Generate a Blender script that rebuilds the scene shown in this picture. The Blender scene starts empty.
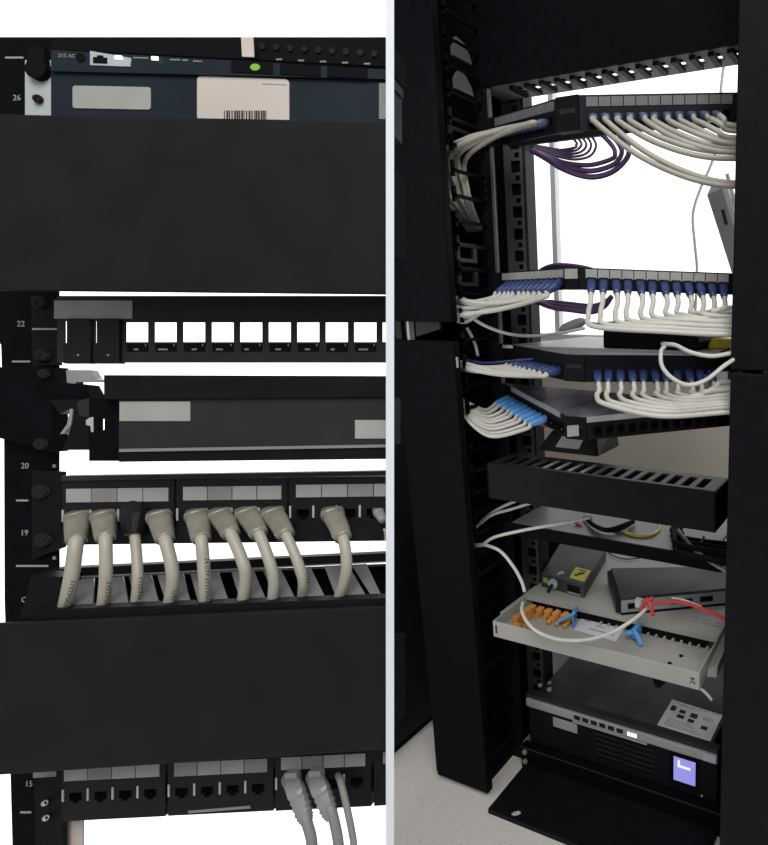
import bpy, bmesh, math, random
import numpy as np
from mathutils import Matrix, Vector
random.seed(7)
S = bpy.context.scene
COL = S.collection
PI = math.pi
# ------------------------------------------------------------------ camera
FPX, PX, PY = 585.0, 658.0, 413.0          # focal length and principal point in pixels of the 768x845 frame
PITCH = math.radians(10.744); YAW = math.radians(22.53); CH = 1.07
FW = Vector((-math.sin(YAW)*math.cos(PITCH), math.cos(YAW)*math.cos(PITCH), -math.sin(PITCH)))
RT = Vector((math.cos(YAW), math.sin(YAW), 0))
UP = RT.cross(FW)
CP = Vector((0, 0, CH))
cd = bpy.data.cameras.new('camera'); cam = bpy.data.objects.new('camera', cd); COL.objects.link(cam)
cam.matrix_world = Matrix(((RT.x, UP.x, -FW.x, CP.x), (RT.y, UP.y, -FW.y, CP.y), (RT.z, UP.z, -FW.z, CP.z), (0, 0, 0, 1)))
cd.sensor_fit = 'AUTO'; cd.sensor_width = 36; cd.lens = FPX/845*36
cd.shift_x = -(PX-384)/845; cd.shift_y = -(422.5-PY)/845
cd.clip_start = .01; cd.clip_end = 50
S.camera = cam
# ------------------------------------------------------------------ world, fill light, exposure
w = bpy.data.worlds.new('world'); S.world = w; w.use_nodes = True
bg = w.node_tree.nodes['Background']; bg.inputs[0].default_value = (.93, .96, 1, 1); bg.inputs[1].default_value = .36
def area(name, loc, target, size, energy, color=(1, .97, .93)):
    l = bpy.data.lights.new(name, 'AREA'); l.size = size; l.energy = energy; l.color = color
    o = bpy.data.objects.new(name, l); COL.objects.link(o); o.location = loc
    o.rotation_euler = (Vector(target)-Vector(loc)).to_track_quat('-Z', 'Y').to_euler(); return o
area('front_fill', (.5, -.6, 2.7), (-.5, .9, .6), 1.4, 46)  # unseen fill light, added above and behind the camera
S.view_settings.view_transform = 'Standard'; S.view_settings.look = 'None'
S.view_settings.gamma = 1; S.view_settings.exposure = 0; S.view_settings.use_curve_mapping = False
PANE = 1.15
# ------------------------------------------------------------------ materials
def mat(name, c, rough=.5, metal=0, var=.0, scale=30, emit=0, bump=0, c2=None, spec=.5, alpha=1, trans=0):
    m = bpy.data.materials.new(name); m.use_nodes = True; n = m.node_tree.nodes; L = m.node_tree.links
    b = n['Principled BSDF']; b.inputs['Base Color'].default_value = (*c, 1); b.inputs['Roughness'].default_value = rough
    b.inputs['Metallic'].default_value = metal; b.inputs['Specular IOR Level'].default_value = spec
    if trans: b.inputs['Transmission Weight'].default_value = trans
    if emit: b.inputs['Emission Color'].default_value = (*c, 1); b.inputs['Emission Strength'].default_value = emit
    if var or bump or c2:
        tc = n.new('ShaderNodeTexCoord'); nz = n.new('ShaderNodeTexNoise'); nz.inputs['Scale'].default_value = scale; nz.inputs['Detail'].default_value = 5
        L.new(tc.outputs['Object'], nz.inputs['Vector'])
        if var or c2:
            r = n.new('ShaderNodeValToRGB'); L.new(nz.outputs['Fac'], r.inputs['Fac'])
            a = tuple(max(0, x*(1-var)) for x in c); z = c2 or tuple(x*(1+var) for x in c)
            r.color_ramp.elements[0].color = (*a, 1); r.color_ramp.elements[1].color = (*z, 1)
            r.color_ramp.elements[0].position = .35; r.color_ramp.elements[1].position = .68
            L.new(r.outputs['Color'], b.inputs['Base Color'])
        if bump:
            bp = n.new('ShaderNodeBump'); bp.inputs['Strength'].default_value = bump; bp.inputs['Distance'].default_value = .001
            L.new(nz.outputs['Fac'], bp.inputs['Height']); L.new(bp.outputs['Normal'], b.inputs['Normal'])
    return m
M = dict(
    black=mat('black_powder_coat', (.0032, .0032, .005), .6, var=.25, scale=60, spec=.06),
    black2=mat('black_satin_metal', (.0062, .0062, .0085), .5, var=.2, scale=40, spec=.12),
    deep=mat('black_recess', (.004, .004, .005), .8, spec=.1),
    char=mat('charcoal_steel', (.0125, .0125, .0138), .5, var=.15, scale=25, spec=.12),
    plastic=mat('black_plastic', (.010, .010, .012), .4, var=.1, scale=80, spec=.2),
    panelgrey=mat('dark_grey_panel', (.024, .024, .024), .45, var=.1, scale=40, spec=.2),
    finger=mat('grey_satin_finger', (.2, .2, .205), .4, metal=.3, var=.2, scale=20),
    edge=mat('bare_metal_edge', (.32, .32, .31), .35, metal=.5),
    steel=mat('zinc_steel', (.42, .42, .41), .4, metal=.6, var=.1, scale=40),
    navy=mat('blue_grey_enamel', (.011, .0185, .0265), .4, var=.15, scale=15, spec=.2),
    ear=mat('pale_grey_ear', (.42, .46, .47), .45, var=.06, scale=30),
    label=mat('grey_label', (.34, .345, .325), .6, var=.06, scale=50),
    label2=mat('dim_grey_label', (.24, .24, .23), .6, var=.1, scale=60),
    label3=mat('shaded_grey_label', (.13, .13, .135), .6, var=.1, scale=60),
    tag=mat('cream_paper', (.56, .5, .46), .7, var=.05, scale=20),
    paper=mat('white_paper', (.62, .62, .66), .7, var=.05, scale=30),
    ink=mat('black_ink', (.02, .02, .02), .7),
    mark=mat('grey_print', (.3, .3, .3), .7),
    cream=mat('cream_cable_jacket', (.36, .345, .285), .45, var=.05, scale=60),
    ecru=mat('ecru_cable_jacket', (.4, .385, .335), .45, var=.05, scale=60),
    white=mat('white_cable_jacket', (.6, .59, .54), .45, var=.05, scale=60),
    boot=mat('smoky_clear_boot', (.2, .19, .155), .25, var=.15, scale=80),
    bootgrey=mat('grey_ribbed_boot', (.25, .255, .255), .35, var=.1, scale=80),
    blue=mat('navy_blue_boot', (.03, .055, .17), .4, var=.2, scale=60),
    lblue=mat('sky_blue_boot', (.1, .33, .72), .4, var=.15, scale=60),
    bluegrey=mat('clear_blue_boot', (.08, .105, .2), .3, var=.3, scale=60),
    purple=mat('purple_cable_jacket', (.065, .032, .1), .4, var=.1, scale=50),
    thingrey=mat('grey_cable_jacket', (.22, .22, .21), .5),
    putty=mat('putty_grey_enamel', (.36, .36, .33), .5, var=.06, scale=12, bump=.05),
    orange=mat('orange_plastic', (.62, .27, .05), .45, var=.1, scale=60),
    red=mat('red_cable_jacket', (.5, .04, .04), .4),
    yellow=mat('yellow_sticker', (.7, .6, .06), .5),
    silver=mat('silver_plastic', (.34, .34, .36), .4, metal=.2, var=.06, scale=30),
    dusty=mat('dusty_black_metal', (.007, .007, .008), .5, c2=(.085, .085, .095), scale=6, spec=.4),
    mottled=mat('dust_reflection_purple_black', (.04, .037, .05), .4, c2=(.16, .15, .2), scale=22, spec=.5),  # mottle puts both dust and reflected cables into the colour
    graytop=mat('grey_shelf_enamel', (.2, .2, .2), .4, var=.1, scale=14),
    beige=mat('beige_wall_paint', (.66, .61, .52), .8, var=.02, scale=6),
    frame=mat('white_window_frame', (.62, .63, .66), .5),
    divider=mat('white_laminate', (.72, .76, .83), .5),
    pane=mat('lit_white_pane', (1, 1, 1), .5, emit=PANE),
    led=mat('lit_indicator', (.95, 1, .9), .5, emit=1.2),
    greenled=mat('green_indicator', (.2, .4, .05), .5, emit=.12), green=mat('green_sticker', (.2, .4, .05), .5), post=mat('grey_post_steel', (.085, .085, .088), .5, var=.1, scale=30),
    screen=mat('lit_violet_screen', (.26, .25, .66), .4, emit=.75),
    screen2=mat('lit_pale_text', (.6, .7, 1), .4, emit=1.0),
)
def floor_mat():
    m = bpy.data.materials.new('speckled_vinyl'); m.use_nodes = True; n = m.node_tree.nodes; L = m.node_tree.links
    b = n['Principled BSDF']; b.inputs['Roughness'].default_value = .45
    tc = n.new('ShaderNodeTexCoord'); v = n.new('ShaderNodeTexNoise'); v.inputs['Scale'].default_value = 160; v.inputs['Detail'].default_value = 4
    r = n.new('ShaderNodeValToRGB'); r.color_ramp.elements[0].position = .27; r.color_ramp.elements[0].color = (.45, .43, .4, 1)
    r.color_ramp.elements[1].position = .4; r.color_ramp.elements[1].color = (.74, .71, .67, 1)
    L.new(tc.outputs['Object'], v.inputs['Vector']); L.new(v.outputs['Fac'], r.inputs['Fac']); L.new(r.outputs['Color'], b.inputs['Base Color'])
    return m
M['floor'] = floor_mat()
# ------------------------------------------------------------------ frames and pixel helpers
I4 = Matrix.Identity(4)
D0 = .45                                        # the near rack's front plane, metres before the camera
LO = CP + FW*D0
LF = Matrix(((RT.x, UP.x, -FW.x, LO.x), (RT.y, UP.y, -FW.y, LO.y), (RT.z, UP.z, -FW.z, LO.z), (0, 0, 0, 1)))
def lp(x, y, h=0.):                             # point of the near rack's frame, h metres proud of its front plane
    d = D0-h; return ((x-PX)*d/FPX, -(y-PY)*d/FPX, h)
def ray(x, y): return FW + RT*((x-PX)/FPX) - UP*((y-PY)/FPX)
def atY(x, y, Y): d = ray(x, y); return CP + d*(Y/d.y)
def atZ(x, y, Z): d = ray(x, y); return CP + d*((Z-CH)/d.z)
def atX(x, y, X): d = ray(x, y); return CP + d*(X/d.x)
# ------------------------------------------------------------------ mesh builder
class MB:
    def __init__(s): s.v = []; s.f = []
    def add(s, vs, fs):
        k = len(s.v); s.v += [tuple(p) for p in vs]; s.f += [tuple(i+k for i in f) for f in fs]; return s
    def box(s, x0, x1, y0, y1, z0, z1):
        vs = [(x, y, z) for x in (x0, x1) for y in (y0, y1) for z in (z0, z1)]
        return s.add(vs, [(0, 1, 3, 2), (4, 6, 7, 5), (0, 4, 5, 1), (2, 3, 7, 6), (0, 2, 6, 4), (1, 5, 7, 3)])
    def hexa(s, bot, top):                      # two matching polygons
        n = len(bot)
        return s.add(list(bot)+list(top), [tuple(range(n-1, -1, -1)), tuple(range(n, 2*n))]+[(i, (i+1) % n, n+(i+1) % n, n+i) for i in range(n)])
    def holes(s, x0, x1, y0, y1, z0, z1, hs):   # plate in x,y with rectangular through holes
        xs = sorted({x0, x1, *[c for h in hs for c in h[:2] if x0 < c < x1]}); ys = sorted({y0, y1, *[c for h in hs for c in h[2:] if y0 < c < y1]})
        nx, ny = len(xs)-1, len(ys)-1
        def solid(i, j):
            if i < 0 or j < 0 or i >= nx or j >= ny: return False
            cx, cy = (xs[i]+xs[i+1])/2, (ys[j]+ys[j+1])/2
            return not any(h[0] < cx < h[1] and h[2] < cy < h[3] for h in hs)
        idx = {}
        def V(i, j, k):
            if (i, j, k) not in idx: idx[(i, j, k)] = len(s.v); s.v.append((xs[i], ys[j], (z0, z1)[k]))
            return idx[(i, j, k)]
        for i in range(nx):
            for j in range(ny):
                if not solid(i, j): continue
                a = lambda k: [V(i, j, k), V(i+1, j, k), V(i+1, j+1, k), V(i, j+1, k)]
                s.f.append(tuple(a(1))); s.f.append(tuple(a(0)[::-1]))
                for di, dj, e in ((-1, 0, (0, 3)), (1, 0, (2, 1)), (0, -1, (1, 0)), (0, 1, (3, 2))):
                    if not solid(i+di, j+dj):
                        p, q = e; A, B = a(0), a(1); s.f.append((A[p], A[q], B[q], B[p]))
        return s
    def tube(s, pts, r, n=8, seg=6, caps=True, smooth=True):
        P = [Vector(p) for p in pts]
        if smooth: P = spline(P, seg)
        rr = r if callable(r) else (lambda t: r)
        t0 = (P[1]-P[0]).normalized(); a = t0.orthogonal().normalized(); rings = []
        for i, p in enumerate(P):
            t = (P[min(i+1, len(P)-1)]-P[max(i-1, 0)]).normalized()
            a = (a-t*a.dot(t)).normalized(); b = t.cross(a); q = rr(i/(len(P)-1))
            rings.append([p+(a*math.cos(k*2*PI/n)+b*math.sin(k*2*PI/n))*q for k in range(n)])
        vs = [v for R in rings for v in R]; m = len(rings)
        fs = [(i*n+k, i*n+(k+1) % n, (i+1)*n+(k+1) % n, (i+1)*n+k) for i in range(m-1) for k in range(n)]
        if caps: fs += [tuple(range(n-1, -1, -1)), tuple(range((m-1)*n, m*n))]
        return s.add(vs, fs)
    def loft(s, pts, ws, hs, side, n=12, pw=4):  # superelliptic cross sections; side = direction of the width
        P = [Vector(p) for p in pts]; rings = []
        for i, p in enumerate(P):
            t = (P[min(i+1, len(P)-1)]-P[max(i-1, 0)]).normalized()
            a = Vector(side); a = (a-t*a.dot(t)).normalized(); b = t.cross(a); R = []
            for k in range(n):
                c, q = math.cos((k+.5)*2*PI/n), math.sin((k+.5)*2*PI/n)
                f = (abs(c)**pw+abs(q)**pw)**(-1/pw); R.append(p+a*(c*f*ws[i]/2)+b*(q*f*hs[i]/2))
            rings.append(R)
        m = len(rings); vs = [v for R in rings for v in R]
        fs = [(i*n+k, i*n+(k+1) % n, (i+1)*n+(k+1) % n, (i+1)*n+k) for i in range(m-1) for k in range(n)]
        return s.add(vs, fs+[tuple(range(n-1, -1, -1)), tuple(range((m-1)*n, m*n))])
    def cyl(s, p, q, r, n=16): return s.tube([p, q], r, n, smooth=False)
    def map(s, fn): s.v = [tuple(fn(*p)) for p in s.v]; return s
def spline(P, seg):
    Q = [P[0]*2-P[1]]+P+[P[-1]*2-P[-2]]; out = []
    for i in range(1, len(Q)-2):
        a, b, c, d = Q[i-1:i+3]
        for k in range(seg):
            t = k/seg; out.append(.5*((2*b)+(c-a)*t+(2*a-5*b+4*c-d)*t*t+(3*b-a-3*c+d)*t**3))
    return out+[P[-1]]
def pixbox(poly, h0, h1, mb=None):               # prism of the near rack: pixel polygon at h1, straight back to h0
    mb = mb or MB(); top = [lp(x, y, h1) for x, y in poly]; bot = [(a, b, h0) for a, b, _ in top]
    area2 = sum(top[i][0]*top[(i+1) % len(top)][1]-top[(i+1) % len(top)][0]*top[i][1] for i in range(len(top)))
    if area2 < 0: top.reverse(); bot.reverse()
    return mb.hexa(bot, top)
def rect(x0, y0, x1, y1, sl=0.): return [(x0, y0), (x1, y0+sl*(x1-x0)), (x1, y1+sl*(x1-x0)), (x0, y1)]
def rrect(x0, y0, x1, y1, r, sl=0.):
    out = []
    for cx, cy, a0 in ((x1-r, y0+r, -90), (x1-r, y1-r, 0), (x0+r, y1-r, 90), (x0+r, y0+r, 180)):
        for k in range(5):
            a = math.radians(a0+k*22.5); x = cx+r*math.cos(a); out.append((x, cy+r*math.sin(a)+sl*(x-x0)))
    return out
def disc(cx, cy, r, n=16, ry=None): return [(cx+r*math.cos(k*2*PI/n), cy+(ry or r)*math.sin(k*2*PI/n)) for k in range(n)]
# ------------------------------------------------------------------ object helpers
def mesh_obj(name, mb, m, smooth, off, bevel):
    me = bpy.data.meshes.new(name); me.from_pydata([(a-off[0], b-off[1], c-off[2]) for a, b, c in mb.v], [], mb.f)
    bm = bmesh.new(); bm.from_mesh(me); bmesh.ops.recalc_face_normals(bm, faces=bm.faces); bm.to_mesh(me); bm.free()
    me.materials.append(M[m] if isinstance(m, str) else m)
    if smooth: me.polygons.foreach_set('use_smooth', [True]*len(me.polygons))
    o = bpy.data.objects.new(name, me); COL.objects.link(o)
    if bevel:
        b = o.modifiers.new('bevel', 'BEVEL'); b.width = bevel; b.segments = 2; b.limit_method = 'ANGLE'
    return o
OFF = {}; FR = {}
def setp(o, label=None, cat=None, group=None, kind=None):
    if label: o['label'] = label
    if cat: o['category'] = cat
    if group: o['group'] = group
    if kind: o['kind'] = kind
def thing(name, label, cat, loc, frame=I4, group=None, kind=None):
    o = bpy.data.objects.new(name, None); COL.objects.link(o); o.empty_display_size = .02
    o.matrix_world = frame @ Matrix.Translation(loc); OFF[o.name] = tuple(loc); FR[o.name] = frame
    setp(o, label, cat, group, kind); return o
def part(name, mb, m, parent, smooth=False, bevel=0, label=None, kind=None):
    off = OFF[parent.name]; o = mesh_obj(name, mb, m, smooth, off, bevel)
    o.parent = parent; OFF[o.name] = off
    setp(o, label, kind=kind); return o
def solo(name, label, cat, mb, m, frame=I4, group=None, smooth=False, bevel=0, kind=None):
    vs = np.array(mb.v); c = vs.mean(0); loc = (c[0], c[1], vs[:, 2].min())
    o = mesh_obj(name, mb, m, smooth, loc, bevel); o.matrix_world = frame @ Matrix.Translation(loc); OFF[o.name] = tuple(loc); FR[o.name] = frame
    setp(o, label, cat, group, kind); return o
def struct(name, mb, m, frame=I4, parent=None):
    if parent: return part(name, mb, m, parent)
    o = solo(name, None, None, mb, m, frame, kind='structure'); return o
def text_mb(body, size, org, xd, yd, depth=.0002):
    cu = bpy.data.curves.new('t', 'FONT'); cu.body = body; cu.size = size; cu.extrude = depth; cu.resolution_u = 2; cu.align_x = 'CENTER'; cu.align_y = 'CENTER'
    o = bpy.data.objects.new('t', cu); COL.objects.link(o); dg = bpy.context.evaluated_depsgraph_get(); dg.update()
    me = bpy.data.meshes.new_from_object(o.evaluated_get(dg)); X = Vector(xd).normalized(); Y = Vector(yd).normalized(); Z = X.cross(Y); O = Vector(org)
    mb = MB(); mb.add([O+X*v.co.x+Y*v.co.y+Z*v.co.z for v in me.vertices], [tuple(p.vertices) for p in me.polygons])
    bpy.data.objects.remove(o); bpy.data.meshes.remove(me); bpy.data.curves.remove(cu); return mb
ORD = ['first', 'second', 'third', 'fourth', 'fifth', 'sixth', 'seventh', 'eighth', 'ninth', 'tenth', 'eleventh', 'twelfth']

# ================================================================== THE SETTING
struct('floor', MB().box(-3.2, 1.6, -1.2, 2.05, -.05, 0), 'floor')
WL, WR, WB, WT, WY = -1.5, .75, .90, 2.75, 2.0
struct('wall_back', MB().holes(-3.2, 1.6, 0, 3.0, -.1, 0, [(WL, WR, WB, WT)]).map(lambda x, y, z: (x, WY-z, y)), 'beige')
win = thing('window_1', None, None, ((WL+WR)/2, WY, WB), kind='structure')
fm = MB().holes(WL, WR, WB, WT, -.06, .02, [(WL+.05, WR-.05, WB+.045, WT-.05)]).map(lambda x, y, z: (x, WY-z, y))
part('pane_frame', fm, 'frame', win)
part('window_mullion', MB().box(-1.283, -1.262, WY+.02, WY+.05, WB+.045, WT-.05), 'frame', win)
part('lit_pane', MB().box(WL+.045, WR-.045, WY+.05, WY+.056, WB+.04, WT-.045), 'pane', win)
part('window_sill', MB().box(WL-.03, WR+.03, WY-.08, WY+.01, WB-.03, WB), 'frame', win)
# white divider board between the near rack on its left and the open rack on its right, seen edge-on
dv = MB(); zf, zb = .065, -.42
def dpt(px, z, hw): c = (390-PX)/FPX*(D0-z); return c+hw
hw = 4.1/FPX*(D0-zf)
for_y = (-.62, .62)
dv.hexa([(dpt(0, zf, -hw), for_y[0], zf), (dpt(0, zf, hw), for_y[0], zf), (dpt(0, zb, hw), for_y[0], zb), (dpt(0, zb, -hw), for_y[0], zb)],
        [(dpt(0, zf, -hw), for_y[1], zf), (dpt(0, zf, hw), for_y[1], zf), (dpt(0, zb, hw), for_y[1], zb), (dpt(0, zb, -hw), for_y[1], zb)])
struct('wall_divider', dv, 'divider', LF)
w2 = thing('backlight_panel', None, None, lp(190, 420, -.4), LF, kind='structure')  # added glowing panel that turns the near rack's gaps white
xa, xb = lp(-120, 0, -.4)[0], dpt(0, -.4, -hw)
part('lit_pane', MB().box(xa+.03, xb-.004, -.66, .66, -.42, -.414), 'pane', w2)
part('pane_frame', MB().holes(xa, xb-.002, -.7, .7, -.425, -.385, [(xa+.04, xb+.01, -.65, .65)]), 'frame', w2)

# ================================================================== NEAR RACK (left): rail
def sq(a): return a
rail = thing('rack_rail', 'black vertical rack rail with white height marks, at the left edge of the close rack', 'rack rail', lp(30, 860, 0), LF)
rb = MB()
def railx(y, t): l = 3+(y-37)/800*10; r = 55+(y-37)/800*6; return l+(r-l)*t
part('rail_plate', pixbox([(-6, 37), (52, 37), (57, 290), (57, 545), (60, 868), (13, 868), (10, 760), (4.5, 600), (4, 440), (1, 345), (-6, 335)], -.002, 0), 'black', rail)
for y in (466, 480, 558, 820): part('hole_light', pixbox(rect(52.5, y-1.6, 55.5, y+1.6), 0, .0006), 'steel', rail, label='small bright square painted as light through a hole, at the inner edge')  # pale squares painted as light coming through the rail
for x0, x1, y, in ((5, 23, 57.5), (32, 58, 329), (12, 30, 361.5), (16, 28, 500.5), (16, 48, 566), (20, 31, 812.5)): part('line_mark', pixbox(rect(x0, y-.9, x1, y+.9), 0.004 if x0 == 32 else 0, .0048 if x0 == 32 else .0005), 'mark', rail)
for t, x, y in (('26', 17, 98), ('22', 21, 324), ('20', 25, 466), ('19', 24.5, 533), ('C', 24, 600), ('15', 29, 784)):
    part('number_mark', text_mb(t, .0062, lp(x, y, .0006), (1, 0, 0), (0, 1, 0)), 'mark', rail)

def screw(parent, x, y, r, h, m='plastic', name='screw'):
    s = MB(); s.tube([lp(x, y, h), lp(x, y, h+.002), lp(x, y, h+.003)], lambda t: r*D0/FPX*(1 if t < .9 else .75), 16, smooth=False)
    c = part(name, s, m, parent)
    k = MB(); r2 = r*.55; pixbox(rect(x-r2, y-r2*.25, x+r2, y+r2*.25), h+.003, h+.0034, k); pixbox(rect(x-r2*.25, y-r2, x+r2*.25, y+r2), h+.003, h+.0034, k)
    part('screw_slot', k, 'deep' if m != 'plastic' else 'panelgrey', c)

# ---- blue-grey network switch at the top
sw = thing('network_switch', 'blue-grey network switch with white labels at the top of the close rack', 'network switch', lp(210, 118, 0), LF)
part('faceplate', pixbox([(51, 72), (387, 79), (387, 128), (51, 120)], -.02, .006), 'navy', sw)
part('port_band', pixbox([(51, 50), (387, 69.5), (387, 79), (51, 71)], -.02, .0085), 'navy', sw)
part('top_vent', pixbox([(51, 37), (387, 37), (387, 66), (51, 49)], -.03, .003), 'deep', sw)
vs_ = MB()
for k in range(9): pixbox(disc(262+k*14, 46+k*.9, 3.6, 6), .003, .004, vs_)
part('vent_mesh', vs_, 'plastic', sw)
part('mounting_ear', pixbox(rect(25, 60, 51, 117), .0, .004), 'ear', sw)
kn = MB(); pixbox(disc(35, 68, 10.5, 18, 10), .004, .009, kn); pixbox([(29, 46), (43, 46), (45, 64), (26, 64)], .004, .008, kn)
part('thumb_screw', kn, 'deep', sw)
screw(sw, 38, 99, 4.2, .004, 'plastic')
part('label_plate', pixbox(rrect(72.5, 85.5, 150.5, 108, 2.5, .02), .006, .0066), 'label', sw)
tg = part('asset_tag', pixbox(rrect(197, 76, 289, 120, 4, .035), .006, .0068), 'tag', sw)
bc = MB(); random.seed(3); x = 224
while x < 266:
    wd = random.choice((.7, 1.1, 1.7)); pixbox(rect(x, 110.5, x+wd, 120), .0068, .0071, bc); x += wd+random.choice((.7, 1.1, 1.6))
part('barcode', bc, 'ink', tg)
part('printed_line', pixbox(rect(262, 83.2, 287, 84.2, .04), .0068, .007), 'mark', tg)
part('console_port_frame', pixbox([(90, 50.8), (131, 58), (130, 66.5), (90, 65)], .0085, .0092), 'ear', sw)
jp = MB(); pixbox([(93, 57), (97, 57), (97, 55.2), (103, 55.4), (103, 57.4), (107, 57.6), (107, 63.5), (93, 63)], .0092, .0095, jp); part('console_port', jp, 'deep', sw)
part('reset_port', pixbox(disc(80, 57.5, 4.6), .0085, .009), 'deep', sw)
for x, y in ((118, 57), (154.5, 58)):
    part('status_light', pixbox(rect(x-3.3, y-1.8, x+3.3, y+1.8, .03), .0095, .0102), 'led', sw)
mk = MB()
for x0, x1, y in ((133, 148, 57.5), (170, 180, 59.5), (182, 188, 60), (193, 202, 61)): pixbox(rect(x0, y-.6, x1, y+.6, .03), .0085, .0088, mk)
part('printed_mark', mk, 'label2', sw)
part('printed_text', text_mb('SYS AC', .0042, lp(67, 56, .0087), (1, -.03, 0), (0, 1, 0)), 'label2', sw)
for x0, x1, y0 in ((231, 272, 61), (280, 320, 63.5), (327, 367, 66)):
    p_ = part('module_slot', pixbox(rect(x0, y0, x1, y0+10.5, .05), .0085, .0092), 'deep', sw)
    if x0 == 231: part('green_light', pixbox(disc(255, 67, 5, 12, 3.5), .0092, .0096), 'greenled', p_)
mk = MB()
for k in range(5): pixbox(rect(276+k*22, 58.5+k*1.1, 282+k*22, 60+k*1.1), .0088, .0093, mk)
part('slot_mark', mk, 'edge', sw)
part('side_label', pixbox(rect(379, 83, 387, 119), .006, .0066), 'label2', sw)
solo('paper_tag', 'pale paper tag hanging down over the top of the blue-grey switch', 'tag', pixbox([(241, 37), (253, 37), (254, 57), (242, 56.5)], .0105, .0112), 'tag', LF)

# ---- large black duct covers
def duct_cover(poly, label):
    t = thing('duct_cover', label, 'cable duct cover', lp(190, poly[3][1], .04), LF, 'blank black duct covers of the close rack')
    part('cover_plate', pixbox(poly, .041, .045), 'char', t, bevel=.0012)
    cx = [(poly[0][0]*.5+poly[3][0]*.5)+150, (poly[0][1]+poly[3][1])/2]
    part('mounting_bracket', pixbox(rect(20, cx[1]-45, 380, cx[1]+45), .0, .041), 'deep', t)
    for q in (30, 350): part('edge_clip', pixbox(rect(q, cx[1]-58, q+22, cx[1]-48), .03, .041), 'plastic', t)
duct_cover([(-8, 113.5), (386.8, 121), (386.8, 294), (-8, 290)], 'wide blank black duct cover directly under the blue-grey switch')
# ---- keystone panel with see-through openings
kp = thing('keystone_panel', 'dark grey patch panel with a row of empty see-through openings', 'patch panel', lp(210, 363, 0), LF)
hs = []
for k in range(10):
    x = 124.8+k*28.55
    if x < 386: a = lp(x, 322.3, .006); b = lp(min(x+23.2, 386.5), 342, .006); hs.append((a[0], b[0], b[1], a[1]))
for x0, x1 in ((64, 90), (94, 119)): a = lp(x0, 321, .006); b = lp(x1, 362, .006); hs.append((a[0], b[0], b[1], a[1]))
a = lp(57, 295.8, .006); b = lp(386.9, 362.6, .006)
part('face', MB().holes(a[0], b[0], b[1], a[1], .0045, .006, hs), 'panelgrey', kp)
part('mounting_ear', pixbox([(31, 296), (57, 297.5), (57, 365), (32, 367)], .0, .004), 'black2', kp)
screw(kp, 40, 302, 6.5, .004); screw(kp, 44, 355.5, 7, .004)
for x0, x1 in ((67, 89), (97, 118)):
    b_ = part('blank_insert', pixbox([(x0-.3, 319.5), (x1+1, 319.5), (x1+1, 363.5), (x0-3.6, 363.5), (x0-3.6, 343), (x0-.3, 343)], .0035, .0085), 'plastic', kp)
    part('insert_dot', pixbox(disc(x0+11, 355, 1.1, 8), .0085, .0088), 'label2', b_)
for k in range(10):
    x = 124.8+k*28.55
    if x > 380: break
    x1 = min(x+23.2, 386)
    r_ = part('latch_recess', pixbox(rect(x+2, 343.6, x1-.5, 351.5), .006, .0065), 'deep', kp)
    g = MB(); random.seed(k); pixbox(rect(x+4+random.random()*6, 348.5, x+9+random.random()*6, 350.2), .0065, .0068, g); pixbox(rect(x1-3, 344, x1-2, 346), .0065, .0068, g)
    part('latch_glint', g, 'label2', r_)
part('label_strip', pixbox(rect(54, 300.5, 132, 318.5), .006, .0066), 'label', kp)
# ---- angled bracket panel below, standing proud of a hinge
bp = thing('blank_panel', 'black blank panel with grey label stickers, hinged off a bracket at its left', 'blank panel', lp(240, 462, 0), LF)
part('top_flange', MB().hexa([lp(104, 377, .012), lp(387, 378, .012), lp(387, 398, .03), lp(104, 400, .03)][::-1], [lp(104, 375, .0125), lp(387, 376, .0125), lp(387, 397, .0325), lp(104, 399, .0325)][::-1]), 'black2', bp)
part('face', pixbox([(119, 399), (387, 397), (387, 445), (119, 450)], .008, .03), 'panelgrey', bp)
part('silver_seam', pixbox([(119, 449), (387, 444.5), (387, 447.3), (119, 452)], .02, .0315), 'edge', bp, label='thin silver seam')
part('lower_lip', pixbox([(119, 452), (387, 447.3), (387, 459), (119, 462)], .02, .03), 'black2', bp)
hs = [(lp(98.5, 0, .026)[0], lp(104.5, 0, .026)[0], lp(0, 430, .026)[1], lp(0, 419, .026)[1])]
a = lp(89, 399, .026); b = lp(120, 461, .026)
part('end_plate', MB().holes(a[0], b[0], b[1], a[1], .024, .026, hs), 'black', bp)
part('label_sticker', pixbox(rect(119.5, 401.5, 190, 421), .03, .0306), 'label', bp)
part('label_sticker', pixbox(rect(355, 420, 386.8, 438.5), .03, .0306), 'label', bp)
hb = thing('hinge_bracket', 'black folded hinge bracket with a pale metal tab between rail and blank panel', 'bracket', lp(60, 450, 0), LF)
part('hinge_block', pixbox([(-8, 367), (52, 367), (58, 382), (84, 385), (92, 400), (86, 404), (52, 400), (52, 452), (-8, 436)], .0, .012), 'black', hb)
part('folded_leaf', pixbox([(50, 400), (88, 399), (88, 450), (62, 450), (71, 428), (72, 408), (60, 414)], .004, .016), 'black2', hb)
part('leaf_face', pixbox([(77, 402), (89, 398), (89, 417), (79, 416)], .016, .0165), 'panelgrey', hb)
part('bent_edge', pixbox([(70, 409), (73, 409), (71, 425), (63, 434), (60, 434), (67, 424)], .012, .0168), 'steel', hb)
part('metal_tab', pixbox([(66, 370), (90, 370), (95, 378), (100, 380), (100, 382), (76, 382), (75, 384), (67, 383)], .004, .01), 'steel', hb, label='pale metal tab')
part('clover_hole_light', pixbox([(86, 420), (90, 417.5), (93, 417), (93, 432), (91, 432), (90.5, 426), (86, 425)], .026, .0266), 'ear', hb, label='small white patch painted as light through a hole')  # pale patch painted as light through the clover-shaped hole
screw(hb, 42, 444, 6, .012); screw(hb, 45, 374, 5, .012)

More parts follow.
